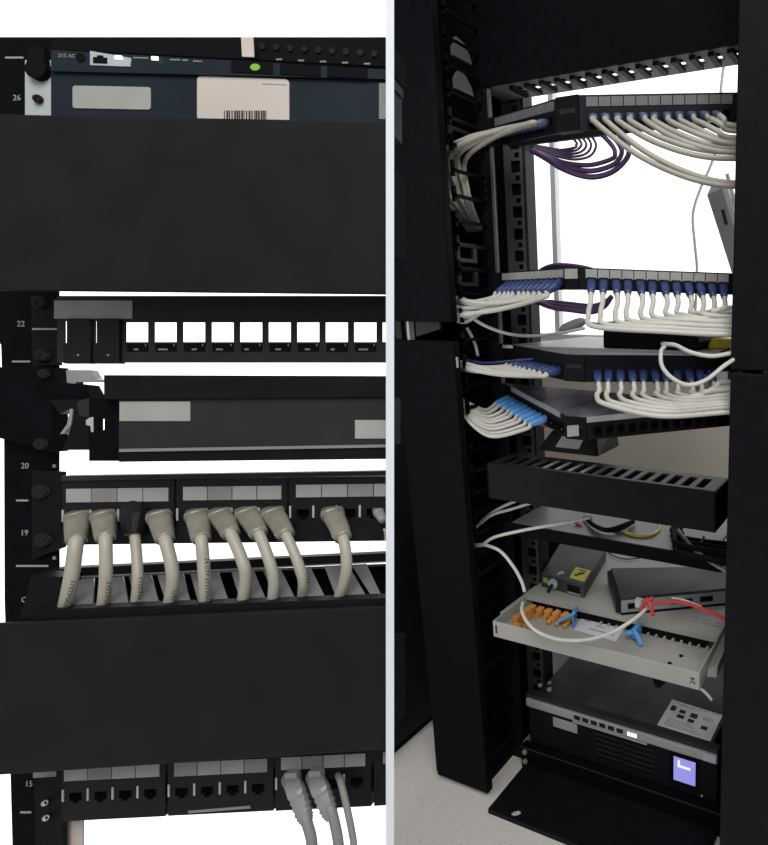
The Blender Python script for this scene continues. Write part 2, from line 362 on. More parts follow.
# ---- patch panels with label modules
def port_holes(x, y, s, sc=1.):
    return [(x-6.2*sc, x+6.2*sc, y-3.5*sc, y+4.5*sc), (x-3*sc, x+3*sc, y+4.5*sc, y+7*sc)]
def module(parent, x0, x1, y0, y1, ly0, ly1, py_, sl, filled, lx0=None):
    hs = []; n = 4; pitch = (min(x0+111, x0+111)-x0)/4
    ps = [x0+13.5+k*((x1-x0-22)/3.25) for k in range(4)] if x1-x0 > 90 else [x0+13.5+k*25.5 for k in range(4)]
    ps = [p for p in ps if p < 380]
    for p in ps: hs += port_holes(p, py_+sl*(p-x0), 1)
    H = .007
    def lh(q): a = lp(q[0], q[2], H); b = lp(q[1], q[3], H); return (a[0], b[0], b[1], a[1])
    a = lp(x0, y0, H); b = lp(x1, y1, H); u = (b[0]-a[0])
    sk = lambda x, y, z: (x, y-sl*(x-a[0]), z)
    hh = [lh((q[0], q[1], q[2]-sl*((q[0]+q[1])/2-x0), q[3]-sl*((q[0]+q[1])/2-x0))) for q in hs]
    md = part('port_module', MB().holes(a[0], b[0], b[1], a[1], .001, H, hh).map(sk), 'plastic', parent)
    part('port_recess', pixbox([(x0+2, py_-10), (x1-2, py_-10+sl*(x1-x0)), (x1-2, py_+12+sl*(x1-x0)), (x0+2, py_+12)], -.008, .0008), 'deep', md)
    l0 = lx0 or x0+3; l1 = min(x1-5, 386.5) if x1 < 384 else 386.8; step = (x1-5-l0)/4 if x1 < 384 else 26
    for k in range(4):
        c0 = l0+k*step; c1 = min(c0+step-1, 386.8)
        if c0 > 385: break
        part('port_label', pixbox([(c0, ly0+sl*(c0-x0)), (c1, ly0+sl*(c1-x0)), (c1, ly1+sl*(c1-x0)), (c0, ly1+sl*(c0-x0))], H, H+.0008), 'label' if (k+int(x0)) % 3 else 'label2', md)
    g = MB()
    for k, p in enumerate(ps):
        q = p-13; yy = py_+sl*(q-x0)
        if k in (0, 1, 2, 3): pixbox(rect(q-.9, yy-7, q+.9, yy+5), H, H+.0006, g)
    part('light_slit', g, 'ear', md)
    return md, ps
pa = thing('module_patch_panel', 'black patch panel with cream cables plugged in above the finger duct', 'patch panel', lp(220, 545, 0), LF, 'labelled module patch panels of the close rack')
part('top_edge', pixbox([(61, 476), (387, 471), (387, 475.5), (61, 481)], .0, .009), 'panelgrey', pa)
part('mounting_ear', pixbox([(32, 470), (61, 472), (61, 548), (32, 560)], .0, .004), 'black2', pa)
for x, y in ((42, 491.5), (44, 540)): screw(pa, x, y, 7.5, .004)
module(pa, 62, 174, 480, 545, 489, 502.5, 517, -.012, [], 66)
module(pa, 176.5, 287, 479, 543.5, 487, 500.5, 515.5, -.012, [], 183)
module(pa, 289.5, 387, 477.5, 542, 485, 497.5, 513, -.012, [], 296)
pb = thing('module_patch_panel', 'black patch panel at the foot of the close rack, mostly empty ports', 'patch panel', lp(220, 820, 0), LF, 'labelled module patch panels of the close rack')
part('mounting_ear', pixbox([(34, 765), (62, 765), (62, 868), (36, 868)], .0, .004), 'black2', pb)
part('ear_label', pixbox([(33, 773), (56, 771.5), (56, 776.5), (33, 778)], .004, .0046), 'label2', pb)
for x, y in ((45, 803), (46, 818)): screw(pb, x, y, 3, .004, 'steel')
module(pb, 62, 165, 762, 821.5, 768, 781.5, 797, -.05, [], 64)
module(pb, 168, 273, 758, 816, 763.5, 777, 792, -.05, [], 174)
module(pb, 275.5, 371, 752, 811, 758, 770.5, 785, -.05, [], 281)
module(pb, 374, 387, 749, 806, 753, 764, 780, -.05, [], 383)
part('silver_sticker', pixbox([(188, 811), (250, 806), (250, 808.5), (188, 813.5)], .007, .0078), 'edge', pb)
solo('masking_tape', 'square of beige tape hanging below the bottom patch panel by the rail', 'tape', pixbox(rect(63.5, 821, 82, 850), -.006, -.004), 'tag', LF)

# ---- finger duct with slotted floor
fd = thing('finger_duct', 'black horizontal cable duct with grey slotted fingers under the cream cables', 'cable duct', lp(220, 612, 0), LF)
part('rear_rim', pixbox([(52, 569), (387, 553), (387, 562), (52, 578)], -.004, .004), 'black2', fd)
part('rim_edge', pixbox([(60, 577.3), (387, 561.2), (387, 562.4), (60, 578.6)], .004, .0048), 'edge', fd)
part('trough_back', pixbox([(40, 580), (387, 566), (387, 612), (40, 618)], -.02, -.012), 'deep', fd)
# finger outline: top x (back edge) and bottom x (front edge), both in pixels
fing = [(67, 95, 59, 94), (100, 124, 102, 131), (130, 152, 138, 162), (158, 184, 169, 193), (191, 219, 201, 232), (232, 254, 243, 270), (263, 281, 281, 300), (293, 311, 311, 330), (325, 349, 340, 372), (352, 367, 378, 386.5)]
for i, (a0, a1, b0, b1) in enumerate(fing):
    yb = lambda x: 580.5-(x-60)*.049; yf = lambda x: 612-(x-60)*.018
    lo = [lp(a0, yb(a0), .002), lp(a1, yb(a1), .002), lp(b1, yf(b1), .036), lp(b0, yf(b0), .036)]
    hi = [(p[0], p[1]+.0015, p[2]+.001) for p in lo]
    part('finger', MB().hexa(lo, hi), 'finger', fd)
part('front_rim', pixbox([(30, 610), (387, 598), (387, 618), (30, 640)], .03, .041), 'black2', fd)
part('end_cap', pixbox([(32, 575), (60, 577), (62, 612), (20, 618)], .0, .02), 'black2', fd)
duct_cover([(-8, 624), (386.8, 606), (386.8, 750), (-8, 776)], 'wide blank black duct cover in front of the finger duct')

# ---- cream cables plugged into the near patch panel
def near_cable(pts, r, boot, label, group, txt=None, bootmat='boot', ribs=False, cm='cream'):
    pts = list(pts)
    if boot: pts[0] = (pts[0][0], pts[0][1]+5, pts[0][2]+.001)
    P = [lp(x, y, h) for x, y, h in pts]
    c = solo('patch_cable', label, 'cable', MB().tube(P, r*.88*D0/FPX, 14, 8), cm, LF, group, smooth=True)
    if boot:
        Q = [Vector(lp(*b)) for b in boot[0]]; ws, hs_ = boot[1]
        k = D0/FPX
        Q = spline(Q, 5); n = len(Q); W = np.interp(np.linspace(0, 1, n), np.linspace(0, 1, len(ws)), ws)*k; Hh = np.interp(np.linspace(0, 1, n), np.linspace(0, 1, len(hs_)), hs_)*k
        if ribs:
            for i in range(n):
                if i > n*.35 and i % 2: W[i] *= .86; Hh[i] *= .86
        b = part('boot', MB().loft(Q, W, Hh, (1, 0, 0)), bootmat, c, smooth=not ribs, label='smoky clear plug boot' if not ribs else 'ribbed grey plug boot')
        if not ribs:
            m_ = len(Q)//2
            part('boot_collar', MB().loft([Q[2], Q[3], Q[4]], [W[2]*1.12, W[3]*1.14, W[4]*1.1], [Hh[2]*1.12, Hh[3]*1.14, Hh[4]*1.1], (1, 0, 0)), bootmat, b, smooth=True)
        else:
            part('clear_plug', pixbox([(boot[0][0][0]-6, boot[0][0][1]-4), (boot[0][0][0]+6, boot[0][0][1]-5), (boot[0][0][0]+8, boot[0][0][1]+10), (boot[0][0][0]-4, boot[0][0][1]+12)], boot[0][0][2]+.002, boot[0][0][2]+.0075), 'label', b)
    if txt:
        body, (x0, y0), (x1, y1), h = txt; a = Vector(lp(x0, y0-5, h)); b_ = Vector(lp(x1, y1-6, h)); d = (b_-a)
        part('printed_text', text_mb(body, .0042 if len(body) > 8 else .0044, (a+b_)/2, d, (d.y*-1, d.x, 0) if True else (0, 0, 1), .0001), 'ink', c)
BW = ([18.5, 18.5, 18.5, 17.5, 16.5, 14.5], [10, 12, 13, 13, 12, 12])
G1 = 'cream cables dropping into the finger duct'
rows = [
    ([(77, 528, .02), (76, 543, .03), (72.5, 570, .034), (68, 595, .035), (63, 618, .03)], [(78, 514, .004), (77.5, 521, .014), (77, 532, .022), (76, 541, .029)], ('SYSTIMAX', (73.5, 586), (65, 613), .0408), 6.3),
    ([(105, 525, .02), (105.5, 540, .03), (106, 565, .034), (105, 590, .034), (101, 618, .03)], [(103, 513, .004), (104, 520, .014), (105, 530, .022), (105.3, 538, .029)], ('SYSTIMAX', (108.5, 590), (106, 612), .0398), 5.6),
    ([(135, 522, .008), (135, 536, .016), (137, 560, .024), (137.5, 585, .028), (134, 618, .026)], None, ('SYSTIMAX', (141, 584), (138.5, 609), .0333), 4.8),
    ([(163, 527, .02), (165.5, 541, .03), (171.5, 565, .034), (172.5, 585, .034), (167, 616, .03)], [(158.5, 513, .004), (160, 520, .014), (163, 530, .022), (165, 539, .029)], ('UTP', (174.8, 594), (172.5, 609), .0396), 5.7),
    ([(200, 528, .02), (201.5, 541, .03), (204, 570, .034), (205, 590, .034), (205, 616, .03)], [(196.5, 512, .004), (198, 519, .014), (200, 530, .022), (201.3, 539, .029)], ('24 UTP SYSTIMAX', (206.5, 562), (207.5, 612), .0398), 5.6),
    ([(227, 522, .02), (231, 534, .028), (242, 560, .034), (245.5, 578, .034), (241, 616, .03)], [(219, 511, .004), (222, 518, .013), (227, 526, .021), (231, 534, .028)], None, 5.6),
    ([(255, 524, .02), (259.5, 535, .028), (269, 560, .034), (274, 582, .034), (271, 614, .03)], [(245, 510, .004), (249, 517, .013), (255, 526, .021), (259, 534, .028)], None, 5.3),
    ([(281, 524, .02), (286.5, 536, .028), (297, 560, .033), (303, 580, .033), (302.5, 596, .028)], [(271, 510, .004), (275, 517, .013), (281, 526, .021), (286, 535, .028)], ('UTP', (307, 578), (306.5, 590), .0378), 5.0),
    ([(339, 524, .02), (343.5, 540, .03), (346.5, 560, .034), (345, 578, .034), (337, 604, .03)], [(331, 510, .004), (334, 517, .014), (339, 527, .022), (343, 538, .029)], None, 5.4),
]
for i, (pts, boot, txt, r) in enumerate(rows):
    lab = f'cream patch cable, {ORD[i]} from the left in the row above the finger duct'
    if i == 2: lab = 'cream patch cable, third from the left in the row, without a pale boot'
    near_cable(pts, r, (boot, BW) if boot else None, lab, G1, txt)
near_cable([(384, 524, .012), (385.2, 532, .014), (385.4, 540, .012)], 1.4, ([(377, 510, .004), (380, 515, .01), (383, 521, .014)], ([9, 9, 7], [8, 8, 7])), 'grey plug end cut off by the white divider, beside the empty port', None, bootmat='bootgrey')
c3 = [o for o in bpy.data.objects if o.get('label', '').startswith('cream patch cable, third')][0]
part('boot', MB().loft([lp(135, 506, .004), lp(135, 518, .012), lp(135, 534, .016)], [.017, .017, .011], [.012, .012, .010], (1, 0, 0)), 'plastic', c3, label='black plug boot')
G2 = 'grey cables of the bottom patch panel'
RB = ([15, 15, 16, 15, 13, 10], [12, 13, 14, 13, 12, 10])
near_cable([(302, 806, .022), (306, 820, .026), (311.5, 840, .028), (313, 866, .028)], 5.2, ([(290, 778, .006), (294, 786, .014), (300, 800, .02), (304.5, 815, .024), (307, 822, .026)], RB), 'grey patch cable with ribbed boot, leftmost of three at the bottom panel', G2, None, 'bootgrey', True, 'thingrey')
near_cable([(327, 800, .022), (332, 813, .026), (338, 840, .028), (340, 866, .028)], 5.0, ([(314, 776, .006), (318, 784, .014), (324, 797, .02), (329, 811, .024), (332, 818, .026)], RB), 'grey patch cable with ribbed boot, middle of three at the bottom panel', G2, None, 'bootgrey', True, 'thingrey')
near_cable([(338, 775, .008), (341, 783, .016), (347, 808, .022), (353, 838, .024), (356, 866, .024)], 3.4, None, 'thin grey patch cable without boot, rightmost of three at the bottom panel', G2, None, cm='label2')

# ================================================================== OPEN RACK (right)
RL, RR, RY = -.762, -.265, 1.0
XC = (RL+RR)/2
rack = thing('equipment_rack', 'tall open black equipment rack with square-holed posts and a flat base plate', 'rack', (XC, RY, 0))
ZT = 1.62
for sgn, xe in ((1, RL), (-1, RR)):
    # channel posts: front flange with round holes, web, rear flange with square holes
    fx0, fx1 = (xe-.038, xe) if sgn > 0 else (xe, xe+.038)
    hs = []
    for k in range(100):
        z = .03+k*.0159; hs.append((xe-sgn*.022-.0035, xe-sgn*.022+.0035, z, z+.006))
    part('front_rail', MB().holes(fx0, fx1, .0, ZT, -.003, 0, hs).map(lambda x, y, z: (x, RY-z, y)), 'black2', rack)
    wx = xe-.038 if sgn > 0 else xe+.036
    part('post_web', MB().box(wx, wx+.003, RY+.003, RY+.0785, 0, ZT), 'black', rack)
    rx0, rx1 = (xe-.035, xe+.013) if sgn > 0 else (xe-.026, xe+.035)
    hs = []
    for k in range(36):
        z = .03+k*.045; q = rx0+.0165
        hs.append((q, q+.024, z, z+.023)); hs.append((q+.010, q+.022, z+.029, z+.039))
    part('dark_hole_backing', MB().box(rx0-.002, rx1+.002, RY+.084, RY+.088, 0, ZT), 'deep', rack)  # dark sheet added so the square holes look shaded
    part('rear_rail', MB().holes(rx0, rx1, .0, ZT, -.003, 0, hs).map(lambda x, y, z: (x, RY+.078-z, y)), 'post' if sgn > 0 else 'black2', rack)
    part('rear_edge', MB().box(rx1-.001, rx1+.006, RY+.078, RY+.11, 0, ZT), 'panelgrey', rack)
part('edge_strip', MB().box(RL-.006, RL, RY-.004, RY, .9, 1.47), 'post', rack)
tb = MB().box(RL-.03, RR+.03, RY-.002, RY+.002, 1.475, 1.64)
part('top_beam', tb, 'black', rack)
hs = [(RL+.03+k*.033, RL+.053+k*.033, RY+.02, RY+.05) for k in range(14)]
part('beam_flange', MB().holes(RL-.03, RR+.03, RY+.002, RY+.08, 1.475, 1.478, hs), 'label2', rack)
part('rear_beam', MB().box(RL-.03, RR+.03, RY+.08, RY+.084, 1.495, 1.64), 'black', rack)
br = MB()
for k in range(14): br.box(RL+.036+k*.033, RL+.046+k*.033, RY+.01, RY+.06, 1.468, 1.475)
part('beam_tabs', br, 'black2', rack)
# base plate with key hole and plinth
kx, ky = -0.6833, 0.8631
kh = [(kx-.012, kx+.012, ky-.004, ky+.004), (kx-.0095, kx+.0095, ky-.008, ky+.008), (kx-.005, kx+.005, ky-.011, ky+.011)]
part('base_plate', MB().holes(RL+.02, RR-.01, .845, RY-.02, .0, .012, kh), 'black2', rack, bevel=.001)
part('plinth', MB().box(RL+.01, RR, RY-.02, RY, .0, .056), 'black', rack)
part('plinth_lip', MB().box(RL+.01, RR, RY-.022, RY-.018, .053, .056), 'panelgrey', rack)
bolts = MB()
for z in (.02, .045): bolts.cyl((RL+.022, RY-.021, z), (RL+.022, RY-.025, z), .006, 10)
part('bolt', bolts, 'steel', rack)
part('dark_gap_backing', MB().box(RL-.25, RR+.03, 1.44, 1.444, .0, .42), 'black', rack)  # black sheet added to darken the gap above the power unit
part('base_web', MB().box(RL, RR, RY, 1.444, .0, .012), 'black', rack)

# ---- vertical cable managers either side
def vmanager(x0, x1, seam, gap, zlo, label, left):
    t = thing('vertical_cable_manager', label, 'cable manager', ((x0+x1)/2, .95, 0), group='tall black vertical cable managers')
    a_, b_ = (x0, x1) if not left else (x0+.021, x1+.016)
    part('lower_door', MB().hexa([(a_, .875, zlo), (b_, .875, zlo), (b_, .893, zlo), (a_, .893, zlo)], [(x0, .875, seam), (x1, .875, seam), (x1, .893, seam), (x0, .893, seam)]), 'black' if left else 'black2', t, bevel=.002)
    part('upper_door', MB().box(x0, x1, .875, .893, seam+gap, 1.9), 'black' if left else 'black2', t, bevel=.002)
    part('back_channel', MB().box(x0+(.004 if left else .022), x1-(.024 if left else 0), RY+.05, RY+.06, .0, 1.9), 'deep', t)
    part('side_wall', MB().box(*((x0, x0+.004) if left else (x1-.004, x1)), .894, RY+.05, .0, 1.9), 'black', t)
    xi = x1 if left else x0
    for k in range(42):
        z = .06+k*.0445
        f = MB().box(xi-.006, xi+.0, .905, RY-.004, z, z+.006)
        f.box(xi-.006, xi+.0, .905, .911, z-.008, z+.02)
        part('finger', f, 'black' if k % 5 else 'black2', t)
    if left:
        # visible hinge in the gap between the two doors
        h = MB().box(x0+.03, x0+.036, .88, .893, seam-.01, seam+gap+.02); part('hinge_pin', h, 'steel', t)
        part('hinge_plate', MB().hexa([(x0+.045, .888, seam+.006), (x0+.105, .888, seam+.022), (x0+.105, .888, seam+gap), (x0+.045, .888, seam+gap)][::-1], [(x0+.045, .892, seam+.006), (x0+.105, .892, seam+.022), (x0+.105, .892, seam+gap), (x0+.045, .892, seam+gap)][::-1]), 'panelgrey', t)
        part('hinge_plate', MB().box(x0-.02, x0+.022, .9, .904, seam, seam+gap+.01), 'panelgrey', t)
        part('latch', MB().box(x1-.001, x1+.003, .88, .884, seam-.05, seam-.03), 'ear', t)
        for z in (1.452, 1.507):      # curved cable guides near the top
            pts = [(x1-.006, .935, z+.034), (x1-.006, .955, z+.03), (x1-.006, .97, z+.014), (x1-.006, .975, z), (x1-.006, .925, z), (x1-.006, .925, z+.016)]
            part('cable_guide', MB().hexa(pts, [(p[0]+.006, p[1], p[2]) for p in pts]), 'post', t)
        for z in (1.10, 1.145, 1.35): # boxy spool clips
            f = MB().holes(.905, .96, z, z+.035, 0, .006, [(.912, .95, z+.007, z+.029)]).map(lambda a, b, c: (x1-.007+c, a, b))
            part('spool_clip', f, 'panelgrey', t)
    part('foot', MB().box(x0+.01, x1-.01, .89, RY+.04, 0, .012), 'deep', t)
    return t
vmanager(-.928, -.782, .997, .036, .012, 'black vertical cable manager left of the open rack, with a hinge gap between doors', True)
vmanager(-.242, -.09, .962, .006, .02, 'black vertical cable manager closing off the right edge of the picture', False)

# ---- neighbouring cabinet
nc = thing('server_cabinet', 'dark closed cabinet standing at the far left behind the open rack', 'cabinet', (-1.4, 1.2, 0))
part('cabinet_body', MB().box(-1.7, -1.045, .82, 1.25, .03, 1.97), 'black2', nc, bevel=.003)
part('side_panel', MB().box(-1.045, -1.039, .86, 1.22, .09, 1.9), 'black2', nc, bevel=.002)
part('cabinet_base', MB().box(-1.69, -1.06, .84, 1.24, 0, .03), 'deep', nc)

# ================================================================== ANGLED PATCH PANELS
AW = .022
JACK = {}
def angled(label, zl, za, zr, h, strip_m, strips, jm='black2', ya=.868, top=False, apexw=.02):
    t = thing('angled_patch_panel', label, 'patch panel', (XC, RY, min(zl, za, zr)-h), group='angled patch panels in the open rack')
    E = {-1: Vector((RL+.006, RY-.006, zl)), 1: Vector((RR-.006, RY-.006, zr))}
    A = {-1: Vector((XC-apexw, ya, za)), 1: Vector((XC+apexw, ya, za))}
    wings = {}
    for sd in (-1, 1):
        p, q = (E[-1], A[-1]) if sd < 0 else (A[1], E[1])
        d = q-p; L = d.length; ux = d.normalized(); n = Vector((ux.y, -ux.x, 0)).normalized()
        fn = lambda u, v, w, p=p, ux=ux, n=n: p+ux*u+Vector((0, 0, 1))*(v)+n*w
        wings[sd] = (fn, L, n)
        hs = []; N = 12; step = (L-.02)/N
        for k in range(N):
            c = .01+(k+.5)*step; hs.append((c-.0055, c+.0055, -h*.80, -h*.48))
        wg = part('wing', MB().holes(0, L, -h, 0, -.002, .0, hs).map(fn), 'black2', t)
        part('wing_back', MB().box(.004, L-.004, -h+.004, -.012, -.02, -.012).map(fn), 'deep', wg)
        for k in range(N):
            c = .01+(k+.5)*step
            j = MB().holes(c-.0072, c+.0072, -h*.86, -h*.42, 0, .002, [(c-.005, c+.005, -h*.76, -h*.5)])
            part('jack', j.map(fn), jm, t)
        if strips[(sd+1)//2]:
            hh = [] ; st = MB()
            for k in range(N):
                c = .01+k*step; st.box(c+.0008, c+step-.0008, -max(h*.33, .0165), -h*.06, 0, .0012)
            st.map(fn); part('label_strip', st, strip_m, t)
        part('rail_ear', MB().box(-.03 if sd < 0 else L, 0 if sd < 0 else L+.03, -h, 0, -.004, -.001).map(lambda u, v, w, p=p, q=q, L=L, sd=sd: Vector(((E[sd].x+(u if sd < 0 else u-L)), RY-.003+w, E[sd].z+v))), 'black2', t)
    a, b = A[-1], A[1]
    part('apex_block', MB().box(a.x, b.x, a.y-.004, a.y+.012, a.z-h, a.z), 'black2', t)
    part('apex_slot', MB().box(a.x+.006, b.x-.006, a.y-.0046, a.y-.004, a.z-h*.5, a.z-h*.36), 'panelgrey', t)
    if top:
        poly = [E[-1], A[-1], A[1], E[1]]
        part('top_plate', MB().hexa([v+Vector((0, 0, -.001)) for v in poly], [v+Vector((0, 0, .001)) for v in poly]), 'mottled', t, label='top plate mottled with dust and painted reflections')
    bar = MB().box(RL+.02, RR-.02, RY+.02, RY+.028, min(zl, zr)-h*.62, min(zl, zr)-h*.42)
    part('rear_bar', bar, 'black2', t)
    return t, wings, h
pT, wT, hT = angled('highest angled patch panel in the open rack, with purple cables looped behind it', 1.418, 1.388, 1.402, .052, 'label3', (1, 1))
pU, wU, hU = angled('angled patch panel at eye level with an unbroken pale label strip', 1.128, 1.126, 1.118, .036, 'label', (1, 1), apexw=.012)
part('label_strip', MB().box(XC-.012, XC+.012, .862, .864, 1.108, 1.124), 'label', pU)
pM, wM, hM = angled('angled patch panel packed with navy boots just under the grey shelf', .986, .982, .978, .046, 'label2', (0, 0))
pL, wL, hL = angled('lowest angled patch panel, dusty top plate and sky-blue boots on its left wing', .903, .874, .893, .04, 'steel', (0, 0), jm='black', top=True)
# bright edge strips on the lowest panel
for sd, (u0, u1) in ((-1, (.03, .235)), (1, (.0, .2))):
    fn, L, n = wL[sd]; part('edge_strip', MB().box(u0, min(u1, L), -.009, .001, 0, .0015).map(fn), 'steel', pL, label='silver label edge')
fn, L, n = wL[1]; part('apex_label', MB().box(-.034, -.014, -.03, -.012, -.004, .004).map(fn), 'label', pL)

def far_cable(pts, r, m, label, group, boot=None, seg=7, n=8, name='patch_cable', cat='cable'):
    c = solo(name, label, cat, MB().tube(pts, r, n, seg), m, group=group, smooth=True)
    if boot:
        p, d, bm_, side, ln = boot; p = Vector(p); d = Vector(d)
        b = part('boot', MB().loft([p, p+d*ln*.45, p+d*ln*.75, p+d*ln], [.0145, .0145, .0125, .0095], [.014, .014, .012, .0095], side, 12, 4), bm_, c, smooth=True)
    return c
def run(wing, h, sd, ks, bm_, ends, label, group, r=.0031, m='white', ln=.028, mid=None, drop=.03, out=.05, seed=1, down=.35):
    fn, L, n = wing[sd]; N = 12; step = (L-.02)/N; random.seed(seed)
    for i, k in enumerate(ks):
        c = .01+(k+.5)*step; p = fn(c, -h*.64, .0); ux = (fn(1, 0, 0)-fn(0, 0, 0))
        d = (n+Vector((0, 0, -down))+ux*random.uniform(-.1, .1)).normalized()
        tip = p+d*ln
        t = i/(max(1, len(ks)-1))
        e = ends(t, i)
        q1 = tip+d*out*.45+Vector((0, 0, -drop*.35))
        pts = [tip-d*.008, tip, q1]+(mid(tip, e, t, i) if mid else [q1.lerp(e[0], .45)+Vector((0, 0, -drop))])+list(e)
        far_cable(pts, r, m, label.format(ORD[i]), group, (p, d, bm_, ux, ln))
jit = lambda s=.004: Vector((random.uniform(-s, s), random.uniform(-s, s), random.uniform(-s, s)))
TE = [1.248, 1.252, 1.288, 1.292, 1.296, 1.302, 1.306, 1.312, 1.316, 1.322, 1.328]
# -- top panel, right wing: cables sweep to the right
run(wT, hT, 1, [0, 1, 2, 3, 4, 5, 6, 7, 8, 9, 10], 'bluegrey',
    lambda t, i: (Vector((-.262, .925-.01*t, TE[i]))+jit(.003), Vector((-.18, .95, TE[i]))),
    'pale patch cable, {} from the apex on the right wing of the highest panel', 'pale cables on the right wing of the highest panel', m='ecru', r=.0042, drop=.012, out=.03,
    mid=lambda a, e, t, i: [a.lerp(e[0], .35)+Vector((0, -.02, -.022*(1-t))), a.lerp(e[0], .7)+Vector((0, -.02, -.02*(1-t)))], seed=2)
# -- top panel, left wing: cables sweep left and drop into the left manager
run(wT, hT, -1, [2, 3, 4, 5, 6, 7, 8, 9, 10], 'bluegrey',
    lambda t, i: (Vector((-.845+.006*i, .935+.008*(i % 3), 1.335+.004*(i % 4)))+jit(), Vector((-.85+.007*i, .945+.006*(i % 3), 1.28))+jit(), Vector((-.838+.005*i, .965+.004*(i % 3), 1.25)), Vector((-.85+.004*i, 1.02, 1.215))),
    'pale patch cable, {} from the left on the left wing of the highest panel', 'pale cables on the left wing of the highest panel', m='ecru', ln=.02, drop=.0, out=.03, down=.2,
    mid=lambda a, e, t, i: [a.lerp(e[0], .55)+Vector((0, -.01, .008))], seed=3, r=.0046)
# -- eye-level panel, right wing
run(wU, hU, 1, list(range(12)), 'blue',
    lambda t, i: (Vector((-.255, .90+.02*t, 1.022+.04*t**1.3))+jit(.003), Vector((-.17, .94, 1.024+.04*t**1.3))),
    'white patch cable, {} from the apex on the right wing of the eye-level panel', 'white cables on the right wing of the eye-level panel', drop=.02, out=.02, ln=.03, down=.8,
    mid=lambda a, e, t, i: [Vector((a.x+.007, a.y-.022, a.z-.034+.012*t)), Vector((a.x+.026, a.y-.036, 1.032+.028*t)), a.lerp(e[0], .6)+Vector((0, -.03, 0))+Vector((0, 0, (e[0].z-(a.z*.4+e[0].z*.6))*.8))], seed=4, r=.0043)
# -- eye-level panel, left wing
run(wU, hU, -1, list(range(1, 12)), 'blue',
    lambda t, i: (Vector((-.80, .915+.004*(i % 3), 1.075-.045*((i*5) % 11)/11))+jit(.003), Vector((-.85, .93+.003*i, 1.075-.03*((i*5) % 11)/11))),
    'white patch cable, {} from the left on the left wing of the eye-level panel', 'white cables on the left wing of the eye-level panel', drop=.012, out=.02, ln=.034, down=.6,
    mid=lambda a, e, t, i: [a.lerp(e[0], .5)+Vector((0, -.015, -.012))], seed=5, r=.0042)
# -- panel under the shelf, right wing
run(wM, hM, 1, list(range(11)), 'blue',
    lambda t, i: (Vector((-.255, .895+.02*t, .898+.04*t))+jit(.004), Vector((-.17, .93, .90+.04*t))),
    'white patch cable, {} from the apex on the right wing of the under-shelf panel', 'white cables on the right wing of the under-shelf panel', drop=.02, out=.02, down=.6, ln=.03,
    mid=lambda a, e, t, i: [Vector((a.x+.006, a.y-.018, a.z-.019+.007*t)), Vector((a.x+.03, a.y-.034, .909+.014*t)), a.lerp(e[0], .55)+Vector((0, -.035, -.022*(1-t)))], seed=6, r=.0043)
# -- panel under the shelf, left wing
run(wM, hM, -1, list(range(3, 12)), 'blue',
    lambda t, i: (Vector((-.795, .915+.003*(i % 3), .952-.016*((i*4) % 9)/9))+jit(.002), Vector((-.85, .93+.003*i, .955-.012*((i*4) % 9)/9))),
    'white patch cable, {} from the left on the left wing of the under-shelf panel', 'white cables on the left wing of the under-shelf panel', drop=.006, out=.02, down=.15,
    mid=lambda a, e, t, i: [a.lerp(e[0], .5)+Vector((0, -.01, -.006))], seed=8, r=.004)
# -- lowest panel, left wing, sky blue boots
run(wL, hL, -1, list(range(0, 9)), 'lblue',
    lambda t, i: (Vector((-.80, .93-.002*i, .868-.003*i))+jit(.002), Vector((-.85, .95, .876-.002*i))),
    'white patch cable with sky-blue boot, {} from the left on the lowest panel', 'white cables with sky-blue boots on the lowest panel', drop=.015, out=.025, down=.25,
    mid=lambda a, e, t, i: [a.lerp(e[0], .45)+Vector((-.0, -.03*t, -.014-.01*t))], seed=9, r=.0038, ln=.032)
far_cable([atY(x, y, .93) for x, y in ((466, 360), (485, 363), (510, 361), (545, 358))], .0025, 'blue', 'blue cable running left under the white bundle of the under-shelf panel', None)

# -- loose white cables in front of the under-shelf panel
far_cable([atY(x, y, Y) for x, y, Y in ((665, 346, .87), (661, 352, .84), (662, 366, .83), (672, 378, .83), (688, 385, .83), (706, 380, .84), (724, 366, .86), (745, 352, .9))], .0034, 'white', 'loose white cable hanging in a deep loop before the under-shelf panel', None)
far_cable([atY(x, y, Y) for x, y, Y in ((662, 344, .87), (675, 345, .86), (690, 352, .85), (710, 356, .86), (728, 354, .88), (748, 350, .9))], .0034, 'white', 'loose white cable running right just above the deep white loop', None)
far_cable([atY(x, y, Y) for x, y, Y in ((448, 298, .93), (461, 308, .92), (480, 323, .93), (505, 333, .95), (530, 336, .98), (560, 333, 1.0), (585, 328, 1.02))], .0032, 'white', 'white cable drooping from the left manager onto the grey shelf', None)
far_cable([atY(x, y, .95) for x, y in ((467, 328), (471, 335), (475, 344), (478, 356))], .003, 'white', 'short pale cable dropping behind the left manager beside the under-shelf panel', None)

# -- purple loops behind the two upper panels
def loop(pts, Y, r, label, group): far_cable([atY(x, y, Y) for x, y in pts], r, 'purple', label, group, seg=8)
for i in range(3):
    k = i*6
    loop([(531, 150+i*.5), (545, 158-k*.25), (565, 170-k*.6), (590, 177-k*1.0), (612, 172-k*1.1), (627-k, 158-k*.4), (628-k*1.3, 146), (619-k*1.5, 134), (610-k*1.5, 130)], 1.065+.006*i, .0054-.0004*i,
         f'thick purple cable, {ORD[i]} loop from the outside behind the highest panel', 'purple cable loops behind the highest panel')
for i in range(5):
    k = i*4.6
    loop([(532, 149-i), (545, 152-i*1.2), (560, 157-i*1.8), (575, 159.5-i*3.0), (590-k*.75, 156-i*2.8), (596-k*1.05, 146-i*.8), (592-k*1.1, 137), (584-k, 131)], 1.09+.006*i, .0026,
         f'thin purple cable, {ORD[i]} of the inner loops behind the highest panel', 'purple cable loops behind the highest panel')
